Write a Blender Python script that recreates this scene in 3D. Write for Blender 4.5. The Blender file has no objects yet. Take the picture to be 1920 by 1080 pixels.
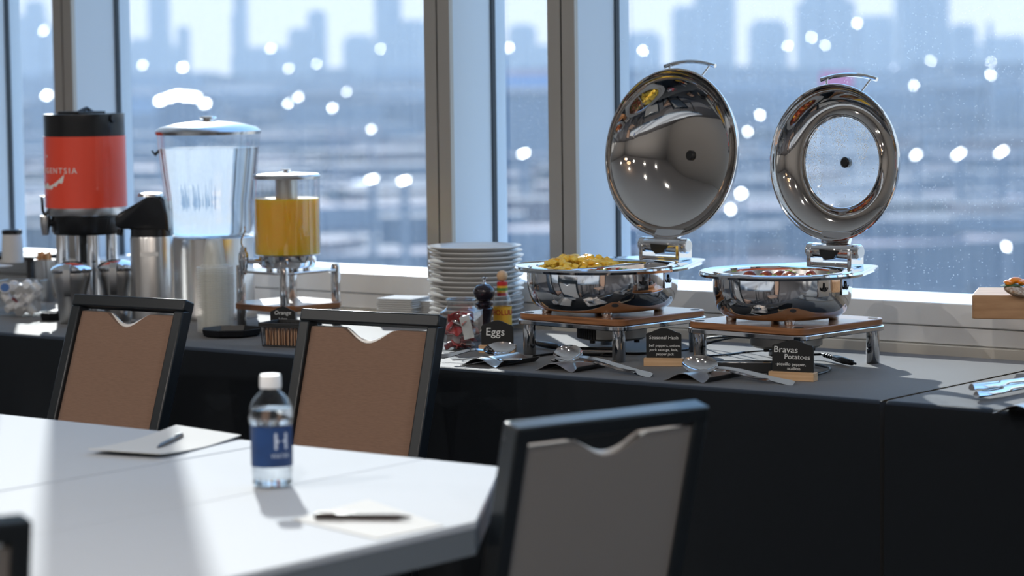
import bpy, bmesh, math, random
from mathutils import Vector, Matrix
random.seed(7)
PI = math.pi
R = math.radians
sc = bpy.context.scene
col = sc.collection

# ------------------------------------------------------------------ camera
EYE = Vector((0, 0, 1.49))
F = 5000.0
YAW, PITCH, ROLL = R(38.0), math.atan(0.084), 0.0125
f0 = Vector((-math.sin(YAW), math.cos(YAW), 0))
r0 = Vector((math.cos(YAW), math.sin(YAW), 0))
fw = f0 * math.cos(PITCH) + Vector((0, 0, -math.sin(PITCH)))
up = f0 * math.sin(PITCH) + Vector((0, 0, math.cos(PITCH)))
ri = r0 * math.cos(ROLL) - up * math.sin(ROLL)
up = up * math.cos(ROLL) + r0 * math.sin(ROLL)
cam = bpy.data.objects.new('camera', bpy.data.cameras.new('camera'))
col.objects.link(cam)
m = Matrix((ri, up, -fw)).transposed().to_4x4()
m.translation = EYE
cam.matrix_world = m
cam.data.sensor_width = 36
cam.data.lens = F / 1920 * 36
cam.data.clip_start = 0.1
cam.data.clip_end = 20000
cam.data.dof.use_dof = True
cam.data.dof.focus_distance = 6.45
cam.data.dof.aperture_fstop = 3.1
sc.camera = cam

# ------------------------------------------------------------------ sky, sun, exposure
sc.view_settings.view_transform = 'Standard'
sc.view_settings.look = 'None'
sc.view_settings.gamma = 1
sc.view_settings.exposure = 0.10
sc.cycles.use_denoising = True
sc.cycles.max_bounces = 10
sc.cycles.diffuse_bounces = 4
sc.cycles.transparent_max_bounces = 24
sc.cycles.caustics_reflective = True
sc.cycles.caustics_refractive = False
sc.cycles.sample_clamp_indirect = 3
sc.cycles.blur_glossy = 1.0
w = bpy.data.worlds.new('sky')
sc.world = w
w.use_nodes = True
nt = w.node_tree
nt.nodes.clear()
tc = nt.nodes.new('ShaderNodeTexCoord')
sx = nt.nodes.new('ShaderNodeSeparateXYZ')
rp = nt.nodes.new('ShaderNodeValToRGB')
bg = nt.nodes.new('ShaderNodeBackground')
wo = nt.nodes.new('ShaderNodeOutputWorld')
nt.links.new(tc.outputs['Generated'], sx.inputs[0])
nt.links.new(sx.outputs['Z'], rp.inputs[0])
nt.links.new(rp.outputs[0], bg.inputs[0])
nt.links.new(bg.outputs[0], wo.inputs[0])
els = rp.color_ramp.elements
els[0].position = 0.0
els[0].color = (0.98, 0.97, 0.94, 1)
els[1].position = 0.75
els[1].color = (0.45, 0.95, 1.90, 1)
e = els.new(0.08)
e.color = (0.95, 0.97, 0.97, 1)
e = els.new(0.30)
e.color = (0.80, 1.35, 1.95, 1)
bg.inputs[1].default_value = 1.0
SUN_EL = R(25)
sun = bpy.data.objects.new('sun', bpy.data.lights.new('sun', 'SUN'))
col.objects.link(sun)
sun.data.energy = 5.9
sun.data.color = (1.0, 0.96, 0.9)
sun.data.angle = R(0.53)
sd = Vector((0.733 * math.cos(SUN_EL), -0.68 * math.cos(SUN_EL), -math.sin(SUN_EL)))
sun.rotation_euler = sd.to_track_quat('-Z', 'Y').to_euler()
sun.location = (-20, 25, 20)

TZ = 0.75          # height of the table tops


def ray(px, py):
    return fw * F + ri * (px - 960) - up * (py - 540)


def at(px, py, z=TZ):
    d = ray(px, py)
    return EYE + d * ((z - EYE.z) / d.z)


def mpp(p):
    """metres per photograph pixel at a point of the room"""
    return (Vector(p) - EYE).dot(fw) / F


# ------------------------------------------------------------------ materials
MATS = {}


def mat(name, color, rough=0.5, metal=0.0, bump=0, bscale=50, noise=0, nscale=10, color2=None, spec=None,
        sheen=0, trans=0, ior=1.45, emis=0, aniso=None, coat=0, stretch=None):
    if name in MATS:
        return MATS[name]
    M = bpy.data.materials.new(name)
    M.use_nodes = True
    t = M.node_tree
    b = t.nodes['Principled BSDF']
    b.inputs['Base Color'].default_value = (*color, 1)
    b.inputs['Roughness'].default_value = rough
    b.inputs['Metallic'].default_value = metal
    b.inputs['IOR'].default_value = ior
    if spec is not None:
        b.inputs['Specular IOR Level'].default_value = spec
    if sheen:
        b.inputs['Sheen Weight'].default_value = sheen
        b.inputs['Sheen Roughness'].default_value = 0.4
    if coat:
        b.inputs['Coat Weight'].default_value = coat
        b.inputs['Coat Roughness'].default_value = 0.08
    if trans:
        b.inputs['Transmission Weight'].default_value = trans
    if emis:
        b.inputs['Emission Color'].default_value = (*color, 1)
        b.inputs['Emission Strength'].default_value = emis
    if noise or bump:
        c = t.nodes.new('ShaderNodeTexCoord')
        mp = t.nodes.new('ShaderNodeMapping')
        t.links.new(c.outputs['Object'], mp.inputs[0])
        if stretch:
            mp.inputs['Scale'].default_value = stretch
    if noise:
        n = t.nodes.new('ShaderNodeTexNoise')
        n.inputs['Scale'].default_value = nscale
        n.inputs['Detail'].default_value = 5
        t.links.new(mp.outputs[0], n.inputs['Vector'])
        r_ = t.nodes.new('ShaderNodeValToRGB')
        c2 = color2 or tuple(max(0, x * (1 - noise)) for x in color)
        r_.color_ramp.elements[0].position = 0.35
        r_.color_ramp.elements[1].position = 0.65
        r_.color_ramp.elements[0].color = (*c2, 1)
        r_.color_ramp.elements[1].color = (*color, 1)
        t.links.new(n.outputs['Fac'], r_.inputs[0])
        t.links.new(r_.outputs[0], b.inputs['Base Color'])
    if bump:
        n2 = t.nodes.new('ShaderNodeTexNoise')
        n2.inputs['Scale'].default_value = bscale
        n2.inputs['Detail'].default_value = 4
        t.links.new(mp.outputs[0], n2.inputs['Vector'])
        bp = t.nodes.new('ShaderNodeBump')
        bp.inputs['Strength'].default_value = bump
        bp.inputs['Distance'].default_value = 0.004
        t.links.new(n2.outputs['Fac'], bp.inputs['Height'])
        t.links.new(bp.outputs[0], b.inputs['Normal'])
    MATS[name] = M
    return M


def thin_glass(name, tint=(0.95, 0.97, 0.98), gloss=0.06, rough=0.02, dust=0.0, dustcol=(0.9, 0.9, 0.9), dscale=300, edge=0.9, milky=0):
    """thin clear sheet: lets light straight through, mirrors more at grazing angles, may carry dust"""
    if name in MATS:
        return MATS[name]
    M = bpy.data.materials.new(name)
    M.use_nodes = True
    t = M.node_tree
    t.nodes.clear()
    out = t.nodes.new('ShaderNodeOutputMaterial')
    tr = t.nodes.new('ShaderNodeBsdfTransparent')
    tr.inputs[0].default_value = (*tint, 1)
    gl = t.nodes.new('ShaderNodeBsdfGlossy')
    gl.inputs['Roughness'].default_value = rough
    fr = t.nodes.new('ShaderNodeLayerWeight')
    fr.inputs[0].default_value = 0.5
    pw = t.nodes.new('ShaderNodeMath')
    pw.operation = 'POWER'
    pw.inputs[1].default_value = 4
    t.links.new(fr.outputs['Facing'], pw.inputs[0])
    ml = t.nodes.new('ShaderNodeMath')
    ml.operation = 'MULTIPLY_ADD'
    ml.inputs[1].default_value = edge
    ml.inputs[2].default_value = gloss
    t.links.new(pw.outputs[0], ml.inputs[0])
    mx = t.nodes.new('ShaderNodeMixShader')
    t.links.new(ml.outputs[0], mx.inputs[0])
    t.links.new(tr.outputs[0], mx.inputs[1])
    t.links.new(gl.outputs[0], mx.inputs[2])
    last = mx
    if dust:
        c = t.nodes.new('ShaderNodeTexCoord')
        n = t.nodes.new('ShaderNodeTexVoronoi')
        n.inputs['Scale'].default_value = dscale
        t.links.new(c.outputs['Object'], n.inputs['Vector'])
        # a speck here and there: small distance and a lucky cell
        lt = t.nodes.new('ShaderNodeMath')
        lt.operation = 'LESS_THAN'
        lt.inputs[1].default_value = 0.22
        t.links.new(n.outputs['Distance'], lt.inputs[0])
        sp = t.nodes.new('ShaderNodeSeparateColor')
        t.links.new(n.outputs['Color'], sp.inputs[0])
        gt = t.nodes.new('ShaderNodeMath')
        gt.operation = 'GREATER_THAN'
        gt.inputs[1].default_value = 0.86
        t.links.new(sp.outputs[0], gt.inputs[0])
        mu = t.nodes.new('ShaderNodeMath')
        mu.operation = 'MULTIPLY'
        t.links.new(lt.outputs[0], mu.inputs[0])
        t.links.new(gt.outputs[0], mu.inputs[1])
        # faint vertical wash marks
        mp = t.nodes.new('ShaderNodeMapping')
        mp.inputs['Scale'].default_value = (60, 60, 1.5)
        t.links.new(c.outputs['Object'], mp.inputs[0])
        n2 = t.nodes.new('ShaderNodeTexNoise')
        n2.inputs['Scale'].default_value = 1.0
        n2.inputs['Detail'].default_value = 4
        t.links.new(mp.outputs[0], n2.inputs['Vector'])
        m1 = t.nodes.new('ShaderNodeMath')
        m1.operation = 'MULTIPLY_ADD'
        m1.inputs[1].default_value = dust
        m1.inputs[2].default_value = dust * 0.5
        t.links.new(n2.outputs['Fac'], m1.inputs[0])
        ad = t.nodes.new('ShaderNodeMath')
        ad.operation = 'MULTIPLY_ADD'
        ad.inputs[1].default_value = 0.35
        t.links.new(mu.outputs[0], ad.inputs[0])
        t.links.new(m1.outputs[0], ad.inputs[2])
        tl = t.nodes.new('ShaderNodeBsdfTranslucent')
        tl.inputs[0].default_value = (*dustcol, 1)
        if milky:
            df = t.nodes.new('ShaderNodeBsdfDiffuse')
            df.inputs[0].default_value = (*dustcol, 1)
            mx3 = t.nodes.new('ShaderNodeMixShader')
            mx3.inputs[0].default_value = milky
            t.links.new(tl.outputs[0], mx3.inputs[1])
            t.links.new(df.outputs[0], mx3.inputs[2])
            tl = mx3
        mx2 = t.nodes.new('ShaderNodeMixShader')
        t.links.new(ad.outputs[0], mx2.inputs[0])
        t.links.new(mx.outputs[0], mx2.inputs[1])
        t.links.new(tl.outputs[0], mx2.inputs[2])
        last = mx2
    t.links.new(last.outputs[0], out.inputs[0])
    MATS[name] = M
    return M


def wood(name, c1, c2, rough=0.35, scale=(3, 40, 40), coat=0.0):
    if name in MATS:
        return MATS[name]
    M = mat(name, c1, rough, noise=0.3, nscale=2.2, color2=c2, coat=coat, stretch=scale)
    return M


CHROME = mat('polished_steel', (0.78, 0.78, 0.79), 0.06, 1)
STEEL = mat('brushed_steel', (0.62, 0.61, 0.6), 0.28, 1)
DARKSTEEL = mat('lid_steel', (0.62, 0.60, 0.58), 0.04, 1)
BLACKPL = mat('black_plastic', (0.012, 0.013, 0.015), 0.25)
BLACKMAT = mat('matte_black', (0.02, 0.021, 0.023), 0.6)
RED = mat('red_wrap', (0.90, 0.075, 0.035), 0.35, coat=0.5)
WHITE = mat('white_print', (0.85, 0.83, 0.8), 0.5)
CLOTH = mat('black_cloth', (0.006, 0.009, 0.013), 0.6, bump=0.2, bscale=900, sheen=0.36, spec=0.15)
LAMIN = mat('white_laminate', (0.50, 0.53, 0.57), 0.75, spec=0.06)
LAMEDGE = mat('grey_table_edge', (0.16, 0.18, 0.2), 0.4)
FRAMEB = mat('black_frame_paint', (0.012, 0.016, 0.02), 0.3)
BROWN = mat('brown_fabric', (0.27, 0.165, 0.115), 0.85, bump=0.3, bscale=400, sheen=0.1, noise=0.15, nscale=60, stretch=(1, 1, 14))
GREYF = mat('grey_fabric', (0.23, 0.215, 0.205), 0.8, bump=0.2, bscale=400)
ALU = mat('bronze_aluminium', (0.38, 0.37, 0.35), 0.42, 0.35)
PANEL = mat('pale_mullion_panel', (0.52, 0.60, 0.68), 0.45)
SILL = mat('sill_paint', (0.86, 0.86, 0.85), 0.4)
SILL2 = mat('sill_trim_paint', (0.76, 0.72, 0.64), 0.5)
GASKET = mat('window_gasket', (0.02, 0.035, 0.05), 0.4)
CERAMIC = mat('white_ceramic', (0.72, 0.71, 0.69), 0.12)
PAPER = mat('white_paper', (0.62, 0.62, 0.61), 0.85, spec=0.1)
BOARD = wood('acacia_wood', (0.38, 0.17, 0.07), (0.20, 0.08, 0.03), 0.28, (3, 3, 60), coat=0.4)
PINE = wood('pale_wood', (0.72, 0.48, 0.28), (0.6, 0.37, 0.2), 0.5, (4, 60, 60))
CHALK = mat('chalkboard', (0.008, 0.009, 0.01), 0.55)
CLEAR = thin_glass('clear_plastic', (0.93, 0.95, 0.96), gloss=0.10, edge=0.9)
PANE = thin_glass('window_pane', (0.86, 0.925, 0.97), 0.02, dust=0.075, dustcol=(0.74, 0.90, 1.0), dscale=240, edge=0.5)
FROST = thin_glass('milky_cup_plastic', (0.98, 0.98, 0.97), 0.04, 0.15, dust=0.42, dscale=5, dustcol=(0.95, 0.95, 0.92), edge=0.25, milky=0.6)
WATER = mat('water', (0.97, 0.985, 1.0), 0.0, trans=1.0, ior=1.33)
JUICE = mat('orange_juice', (1.0, 0.50, 0.015), 0.3, spec=0.4)
_b = JUICE.node_tree.nodes['Principled BSDF']
_b.inputs['Subsurface Weight'].default_value = 1.0
_b.inputs['Subsurface Radius'].default_value = (1, .6, .15)
_b.inputs['Subsurface Scale'].default_value = 0.05
EGG = mat('scrambled_egg', (0.95, 0.68, 0.10), 0.4, noise=0.3, nscale=40, color2=(0.88, 0.50, 0.05), bump=0.6, bscale=90)


# ------------------------------------------------------------------ mesh building
class MB:
    def __init__(s):
        s.v, s.f, s.mi = [], [], []

    def add(s, vs, fs, mi=0, M=None):
        o = len(s.v)
        s.v += [tuple(M @ Vector(p)) if M else tuple(p) for p in vs]
        s.f += [tuple(o + i for i in f) for f in fs]
        s.mi += [mi] * len(fs)
        return s

    def box(s, a, b, mi=0, M=None):
        x0, y0, z0 = a
        x1, y1, z1 = b
        vs = [(x0, y0, z0), (x1, y0, z0), (x1, y1, z0), (x0, y1, z0), (x0, y0, z1), (x1, y0, z1), (x1, y1, z1), (x0, y1, z1)]
        return s.add(vs, [(0, 3, 2, 1), (4, 5, 6, 7), (0, 1, 5, 4), (1, 2, 6, 5), (2, 3, 7, 6), (3, 0, 4, 7)], mi, M)

    def lathe(s, prof, n=48, mi=0, M=None, rfun=None):
        vs, fs = [], []
        rings = []
        for (r, z) in prof:
            if r < 1e-6:
                rings.append([len(vs)])
                vs.append((0, 0, z))
            else:
                ids = []
                for k in range(n):
                    a = 2 * PI * k / n
                    q = r * (rfun(a) if rfun else 1)
                    ids.append(len(vs))
                    vs.append((q * math.cos(a), q * math.sin(a), z))
                rings.append(ids)
        for A, B in zip(rings, rings[1:]):
            if len(A) == 1 and len(B) == 1:
                continue
            for k in range(n):
                k2 = (k + 1) % n
                if len(A) == 1:
                    fs.append((A[0], B[k2], B[k]))
                elif len(B) == 1:
                    fs.append((A[k], A[k2], B[0]))
                else:
                    fs.append((A[k], A[k2], B[k2], B[k]))
        return s.add(vs, fs, mi, M)

    def tube(s, pts, r, n=10, mi=0, M=None, caps=True):
        pts = [Vector(p) for p in pts]
        rs = r if isinstance(r, (list, tuple)) else [r] * len(pts)
        vs, fs = [], []
        prev = None
        for i, p in enumerate(pts):
            t = (pts[min(i + 1, len(pts) - 1)] - pts[max(i - 1, 0)]).normalized()
            if prev is None:
                a = t.cross(Vector((0, 0, 1)))
                if a.length < 0.05:
                    a = t.cross(Vector((1, 0, 0)))
                a.normalize()
            else:
                a = (prev - t * prev.dot(t)).normalized()
            prev = a
            b = t.cross(a)
            for k in range(n):
                q = 2 * PI * k / n
                vs.append(p + (a * math.cos(q) + b * math.sin(q)) * rs[i])
        for i in range(len(pts) - 1):
            for k in range(n):
                k2 = (k + 1) % n
                fs.append((i * n + k, i * n + k2, (i + 1) * n + k2, (i + 1) * n + k))
        if caps:
            fs.append(tuple(range(n))[::-1])
            fs.append(tuple((len(pts) - 1) * n + k for k in range(n)))
        return s.add(vs, fs, mi, M)

    def prism(s, poly, z0, z1, mi=0, M=None):
        n = len(poly)
        vs = [(x, y, z0) for x, y in poly] + [(x, y, z1) for x, y in poly]
        fs = [tuple(range(n))[::-1], tuple(range(n, 2 * n))]
        fs += [(i, (i + 1) % n, n + (i + 1) % n, n + i) for i in range(n)]
        return s.add(vs, fs, mi, M)

    def grid(s, nu, nv, fn, mi=0, thick=0, M=None):
        vs = [fn(i / (nu - 1), j / (nv - 1)) for i in range(nu) for j in range(nv)]
        fs = [(i * nv + j, (i + 1) * nv + j, (i + 1) * nv + j + 1, i * nv + j + 1) for i in range(nu - 1) for j in range(nv - 1)]
        if thick:
            o = len(vs)
            vs += [(x, y, z - thick) for x, y, z in vs]
            fs += [tuple(o + q for q in f)[::-1] for f in fs]
            ed = [(i * nv, (i + 1) * nv) for i in range(nu - 1)][::1]
            for i in range(nu - 1):
                for j in (0, nv - 1):
                    a_, b_ = i * nv + j, (i + 1) * nv + j
                    fs.append((a_, b_, o + b_, o + a_) if j else (b_, a_, o + a_, o + b_))
            for j in range(nv - 1):
                for i in (0, nu - 1):
                    a_, b_ = i * nv + j, i * nv + j + 1
                    fs.append((a_, b_, o + b_, o + a_) if not i else (b_, a_, o + a_, o + b_))
        return s.add(vs, fs, mi, M)

    def build(s, name, mats, parent=None, smooth=True, bevel=0, angle=35, fix=True):
        me = bpy.data.meshes.new(name)
        me.from_pydata(s.v, [], s.f)
        if not isinstance(mats, (list, tuple)):
            mats = [mats]
        for q in mats:
            me.materials.append(q)
        if len(mats) > 1:
            me.polygons.foreach_set('material_index', s.mi)
        if fix:
            bm = bmesh.new()
            bm.from_mesh(me)
            bmesh.ops.recalc_face_normals(bm, faces=bm.faces)
            bm.to_mesh(me)
            bm.free()
        if smooth:
            me.polygons.foreach_set('use_smooth', [True] * len(me.polygons))
            me.set_sharp_from_angle(angle=R(angle))
        me.update()
        o = bpy.data.objects.new(name, me)
        col.objects.link(o)
        if parent:
            o.parent = parent
        if bevel:
            b = o.modifiers.new('bevel', 'BEVEL')
            b.width = bevel
            b.segments = 2
            b.limit_method = 'ANGLE'
            b.angle_limit = R(40)
        return o


def tag(o, label=None, cat=None, group=None, kind=None):
    if label:
        o['label'] = label
    if cat:
        o['category'] = cat
    if group:
        o['group'] = group
    if kind:
        o['kind'] = kind
    return o


def empty(name, loc, rz=0, label=None, cat=None, group=None):
    o = bpy.data.objects.new(name, None)
    o.empty_display_size = 0.05
    col.objects.link(o)
    o.location = loc
    o.rotation_euler = (0, 0, rz)
    return tag(o, label, cat, group)


def copy_tree(o, parent=None):
    c = o.copy()
    col.objects.link(c)
    c.parent = parent
    for ch in list(o.children):
        copy_tree(ch, c)
    return c


def struct(mb, name, mats, **k):
    return tag(mb.build(name, mats, **k), kind='structure')


def rrect(hx, hy, r, n=6, cx=0, cy=0):
    pts = []
    for qx, qy, a0 in ((1, 1, 0), (-1, 1, 90), (-1, -1, 180), (1, -1, 270)):
        for k in range(n + 1):
            a = R(a0 + 90 * k / n)
            pts.append((cx + qx * (hx - r) + r * math.cos(a), cy + qy * (hy - r) + r * math.sin(a)))
    return pts


def hull(pts):
    pts = sorted(set(pts))

    def half(ps):
        h = []
        for p in ps:
            while len(h) > 1 and (h[-1][0] - h[-2][0]) * (p[1] - h[-2][1]) - (h[-1][1] - h[-2][1]) * (p[0] - h[-2][0]) <= 0:
                h.pop()
            h.append(p)
        return h[:-1]
    return half(pts) + half(pts[::-1])


def text_part(s, size, material, parent, xf, name='lettering', extrude=0.0002, bold=0.0, shear=0.0, align='CENTER', spacing=1.0):
    """flat lettering; xf maps (x, y, z) of the text plane to the parent's own coordinates"""
    cu = bpy.data.curves.new(name, 'FONT')
    cu.body = s
    cu.size = size
    cu.extrude = extrude
    cu.offset = bold
    cu.shear = shear
    cu.space_character = spacing
    cu.align_x = align
    cu.align_y = 'CENTER'
    cu.resolution_u = 3
    t = bpy.data.objects.new(name, cu)
    col.objects.link(t)
    dg = bpy.context.evaluated_depsgraph_get()
    me = bpy.data.meshes.new_from_object(t.evaluated_get(dg))
    bpy.data.objects.remove(t)
    bpy.data.curves.remove(cu)
    for v in me.vertices:
        v.co = Vector(xf(v.co.x, v.co.y, v.co.z))
    me.materials.clear()
    me.materials.append(material)
    o = bpy.data.objects.new(name, me)
    col.objects.link(o)
    o.parent = parent
    return o


# ------------------------------------------------------------------ the room
WY, GY = 5.99, 6.20            # inner face of the wall below the windows, plane of the glass
X0, X1, YB, H = -11.0, 5.0, -5.5, 3.5
SZ = TZ + 0.1215
FLOOR = mat('carpet', (0.10, 0.10, 0.11), 0.95, noise=0.4, nscale=30)
CEIL = mat('ceiling_paint', (0.72, 0.71, 0.70), 0.9)
WALL = mat('wall_paint', (0.48, 0.46, 0.44), 0.9)
struct(MB().box((X0, YB, -0.1), (X1, GY + 0.1, 0)), 'floor', FLOOR)
struct(MB().box((X0, YB, H), (X1, GY + 0.1, H + 0.1)), 'ceiling', CEIL)
struct(MB().box((X0 - 0.1, YB, 0), (X0, GY + 0.1, H)), 'wall_left', WALL)
struct(MB().box((X1, YB, 0), (X1 + 0.1, GY + 0.1, H)), 'wall_right', WALL)
struct(MB().box((X0, YB - 0.1, 0), (X1, YB, H)), 'wall_back', WALL)
struct(MB().box((X0, WY + 0.012, 0), (X1, GY + 0.1, SZ - 0.004)), 'wall_window_side', SILL)
struct(MB().box((X0, WY - 0.004, SZ - 0.059), (X1, GY - 0.012, SZ)), 'trim_1', SILL, bevel=0.003)
struct(MB().box((X0, WY + 0.002, SZ - 0.105), (X1, WY + 0.011, SZ - 0.062)), 'trim_2', SILL, bevel=0.002)
struct(MB().box((X0, WY - 0.010, 0.0), (X1, WY + 0.011, SZ - 0.108)), 'trim_3', SILL2, bevel=0.002)
struct(MB().box((X0, WY, 3.3), (X1, GY + 0.1, H)), 'wall_header', WALL)

fins = [(-11.0, -10.9), (-9.13, -9.04), (-8.68, -8.59), (-7.11, -7.02), (-6.57, -6.48), (-4.99, -4.895), (-4.54, -4.445), (-2.87, -2.78), (-2.42, -2.33),
        (-0.84, -0.75), (-0.39, -0.30), (1.19, 1.28), (1.64, 1.73), (3.22, 3.31), (3.67, 3.76)]
for i, (a, b) in enumerate(fins):
    mb = MB()
    mid = (a + b) / 2
    mb.box((a, WY - 0.004, SZ), (mid - 0.003, WY + 0.012, 3.3), 0)     # front cap in two strips with a groove between
    mb.box((mid + 0.003, WY - 0.004, SZ), (b, WY + 0.012, 3.3), 0)
    mb.box((mid - 0.003, WY + 0.004, SZ), (mid + 0.003, WY + 0.012, 3.3), 2)
    mb.box((a + 0.002, WY + 0.012, SZ), (b - 0.002, GY + 0.05, 3.3), 1)
    mb.box((b - 0.002, GY - 0.022, SZ), (b + 0.004, GY - 0.004, 3.3), 2)
    mb.box((a - 0.004, GY - 0.022, SZ), (a + 0.002, GY - 0.004, 3.3), 2)
    struct(mb, 'trim_%d' % (i + 4), [ALU, PANEL, GASKET], smooth=False)
edges = [X0] + [q for ab in fins[1:] for q in ab] + [X1]
n = 1
for a, b in zip([fins[0][1]] + [q[1] for q in fins[1:]], [q[0] for q in fins[1:]] + [X1]):
    p = MB().box((a + 0.004, GY - 0.004, SZ), (b - 0.004, GY + 0.004, 3.3))
    # a single sheet stands for the pane: keep its room-side face only so the dust is counted once
    p = MB().add([(a - 0.0, GY, SZ - 0.005), (b, GY, SZ - 0.005), (b, GY, 3.3), (a, GY, 3.3)], [(0, 1, 2, 3)])
    struct(p, 'window_%d' % n, PANE, fix=False)
    n += 1

# lamps on the ceiling: glowing rings, panels and small spots (mirrored in the lids)
WARM = mat('lamp_glow', (1.0, 0.62, 0.34), emis=6)
COOL = mat('panel_glow', (1.0, 0.9, 0.78), emis=2.2)


def lamp_label(i, s):
    return s[i]


k = 0
for (x, y) in ((-1.6, 1.2), (-0.2, 0.3)):
    o = empty('ring_lamp', (x, y, H), 0, ['round glowing ring lamp hanging over the conference table',
                                       'round glowing ring lamp hanging further from the windows'][k], 'lamp')
    mb = MB()
    ring = [(0.32 * math.cos(2 * PI * q / 40), 0.32 * math.sin(2 * PI * q / 40), -0.7) for q in range(41)]
    mb.tube(ring, 0.022, 10, caps=False)
    mb.build('glow_ring', WARM, o)
    mb = MB()
    for q in range(3):
        a = 2 * PI * q / 3
        mb.tube([(0.32 * math.cos(a), 0.32 * math.sin(a), -0.68), (0, 0, 0)], 0.002, 5)
    mb.build('cord', BLACKMAT, o)
    MB().lathe([(0, -0.03), (0.06, -0.03), (0.06, 0)], 24).build('canopy', BLACKMAT, o)
    k += 1
SPOT = mat('spot_glow', (1.0, 0.78, 0.52), emis=30)
for x in (-7.0, -4.4, -1.6, 1.4):
    for y in (-2.4, 1.0):
        o = empty('spot_light', (x, y, H), 0, 'small warm round downlight in the ceiling', 'ceiling light', 'small round downlights')
        MB().lathe([(0.035, -0.004), (0.05, -0.012), (0.055, 0)], 20).build('bezel', WHITE, o)
        MB().lathe([(0, -0.003), (0.035, -0.003)], 20).build('bulb', SPOT, o)
        l = bpy.data.lights.new('spot_lamp', 'AREA')
        l.shape = 'DISK'
        l.size = 0.07
        l.energy = 46
        l.color = (1.0, 0.94, 0.88)
        lo = bpy.data.objects.new('spot_lamp', l)
        col.objects.link(lo)
        lo.location = (x, y, H - 0.02)

# ------------------------------------------------------------------ buffet tables under black cloths
TF, TB, TJ = 5.03, 5.905, -2.91


def buffet(x0, x1, label):
    o = empty('buffet_table', ((x0 + x1) / 2, (TF + TB) / 2, 0), 0, label, 'table', 'buffet tables under black cloths')
    hx, hy = (x1 - x0) / 2, (TB - TF) / 2
    mb = MB()
    mb.box((-hx + 0.02, -hy + 0.02, TZ - 0.03), (hx - 0.02, hy - 0.02, TZ - 0.006))
    mb.build('table_top', PINE, o, smooth=False)
    mb = MB()
    r = 0.012
    n = 160

    def fn(u, v):
        # v: 0 floor at the front, over the edge, across, down the back
        x = -hx + 2 * hx * u
        seq = [(-hy, 0.0), (-hy, 0.25), (-hy, 0.5), (-hy, 0.66), (-hy, 0.725), (-hy + 0.002, 0.742), (-hy + 0.010, TZ - 0.0012), (-hy + 0.02, TZ),
               (-hy + 0.3, TZ), (0, TZ), (hy - 0.02, TZ), (hy - 0.004, TZ - 0.004), (hy, TZ - 0.02), (hy, 0.3), (hy, 0.0)]
        y, z = seq[round(v * (len(seq) - 1))]
        if z < 0.74:
            k_ = (0.74 - z) / 0.74
            wv = 0.022 * k_ * (math.sin(x * 9 + 1.3) + 0.6 * math.sin(x * 17))
            y += (-1 if y < 0 else 1) * (0.012 * k_ + wv * (1 if y < 0 else 0.2))
        return (x, y, z)
    mb.grid(n, 15, fn)
    # folded ends
    for sx_ in (-1, 1):
        mb.add([(sx_ * hx, -hy, 0), (sx_ * hx, hy, 0), (sx_ * hx, hy, TZ - 0.004), (sx_ * hx, -hy, TZ - 0.004)], [(0, 1, 2, 3)])
    mb.build('tablecloth', CLOTH, o, fix=False)
    return o


buffet(-10.6, TJ - 0.008, 'long buffet table under a black cloth holding the chafing dishes and drinks')
buffet(TJ + 0.004, 1.0, 'second buffet table under a black cloth with the tongs and wooden block')

# ------------------------------------------------------------------ conference tables
TX = -3.585


def conf(name, polys, label, legs):
    o = empty(name, (0, 0, 0), 0, label, 'table')
    for k, poly in enumerate(polys):
        mb = MB()
        mb.prism(poly, TZ - 0.012, TZ, 0)
        mb.build('table_panel', LAMIN, o, smooth=False, bevel=0.0015)
        c = [sum(q[0] for q in poly) / len(poly), sum(q[1] for q in poly) / len(poly)]
        mb = MB()
        mb.prism([(x + (c[0] - x) * 0.004, y + (c[1] - y) * 0.004) for x, y in poly], TZ - 0.055, TZ - 0.012, 0)
        mb.build('edge_band', LAMEDGE, o, smooth=False)
    for (x, y) in legs:
        MB().lathe([(0, 0), (0.035, 0), (0.035, TZ - 0.055)], 20).build('leg', STEEL, o).location = (x, y, 0)
    return o


conf('conference_table', [[(-6.6, 2.56), (TX - 0.003, 2.56), (TX - 0.003, 3.825), (-6.6, 3.825)]],
     'white conference table crossed by the wide mullion shadow', [(-6.4, 2.7), (-6.4, 3.6), (-3.8, 2.7), (-3.8, 3.6)])
conf('conference_table', [[(TX + 0.003, 2.56), (-3.2, 2.56), (-3.2, 3.825), (TX + 0.003, 3.825)],
                          [(-3.1985, 2.56), (-2.69, 2.56), (-2.69, 3.34), (-3.02, 3.825), (-3.1985, 3.825)]],
     'sunlit white conference table end with the cut corner, water bottle on it', [(-3.4, 2.7), (-3.35, 3.55), (-2.85, 2.7), (-3.0, 3.4)])


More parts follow.
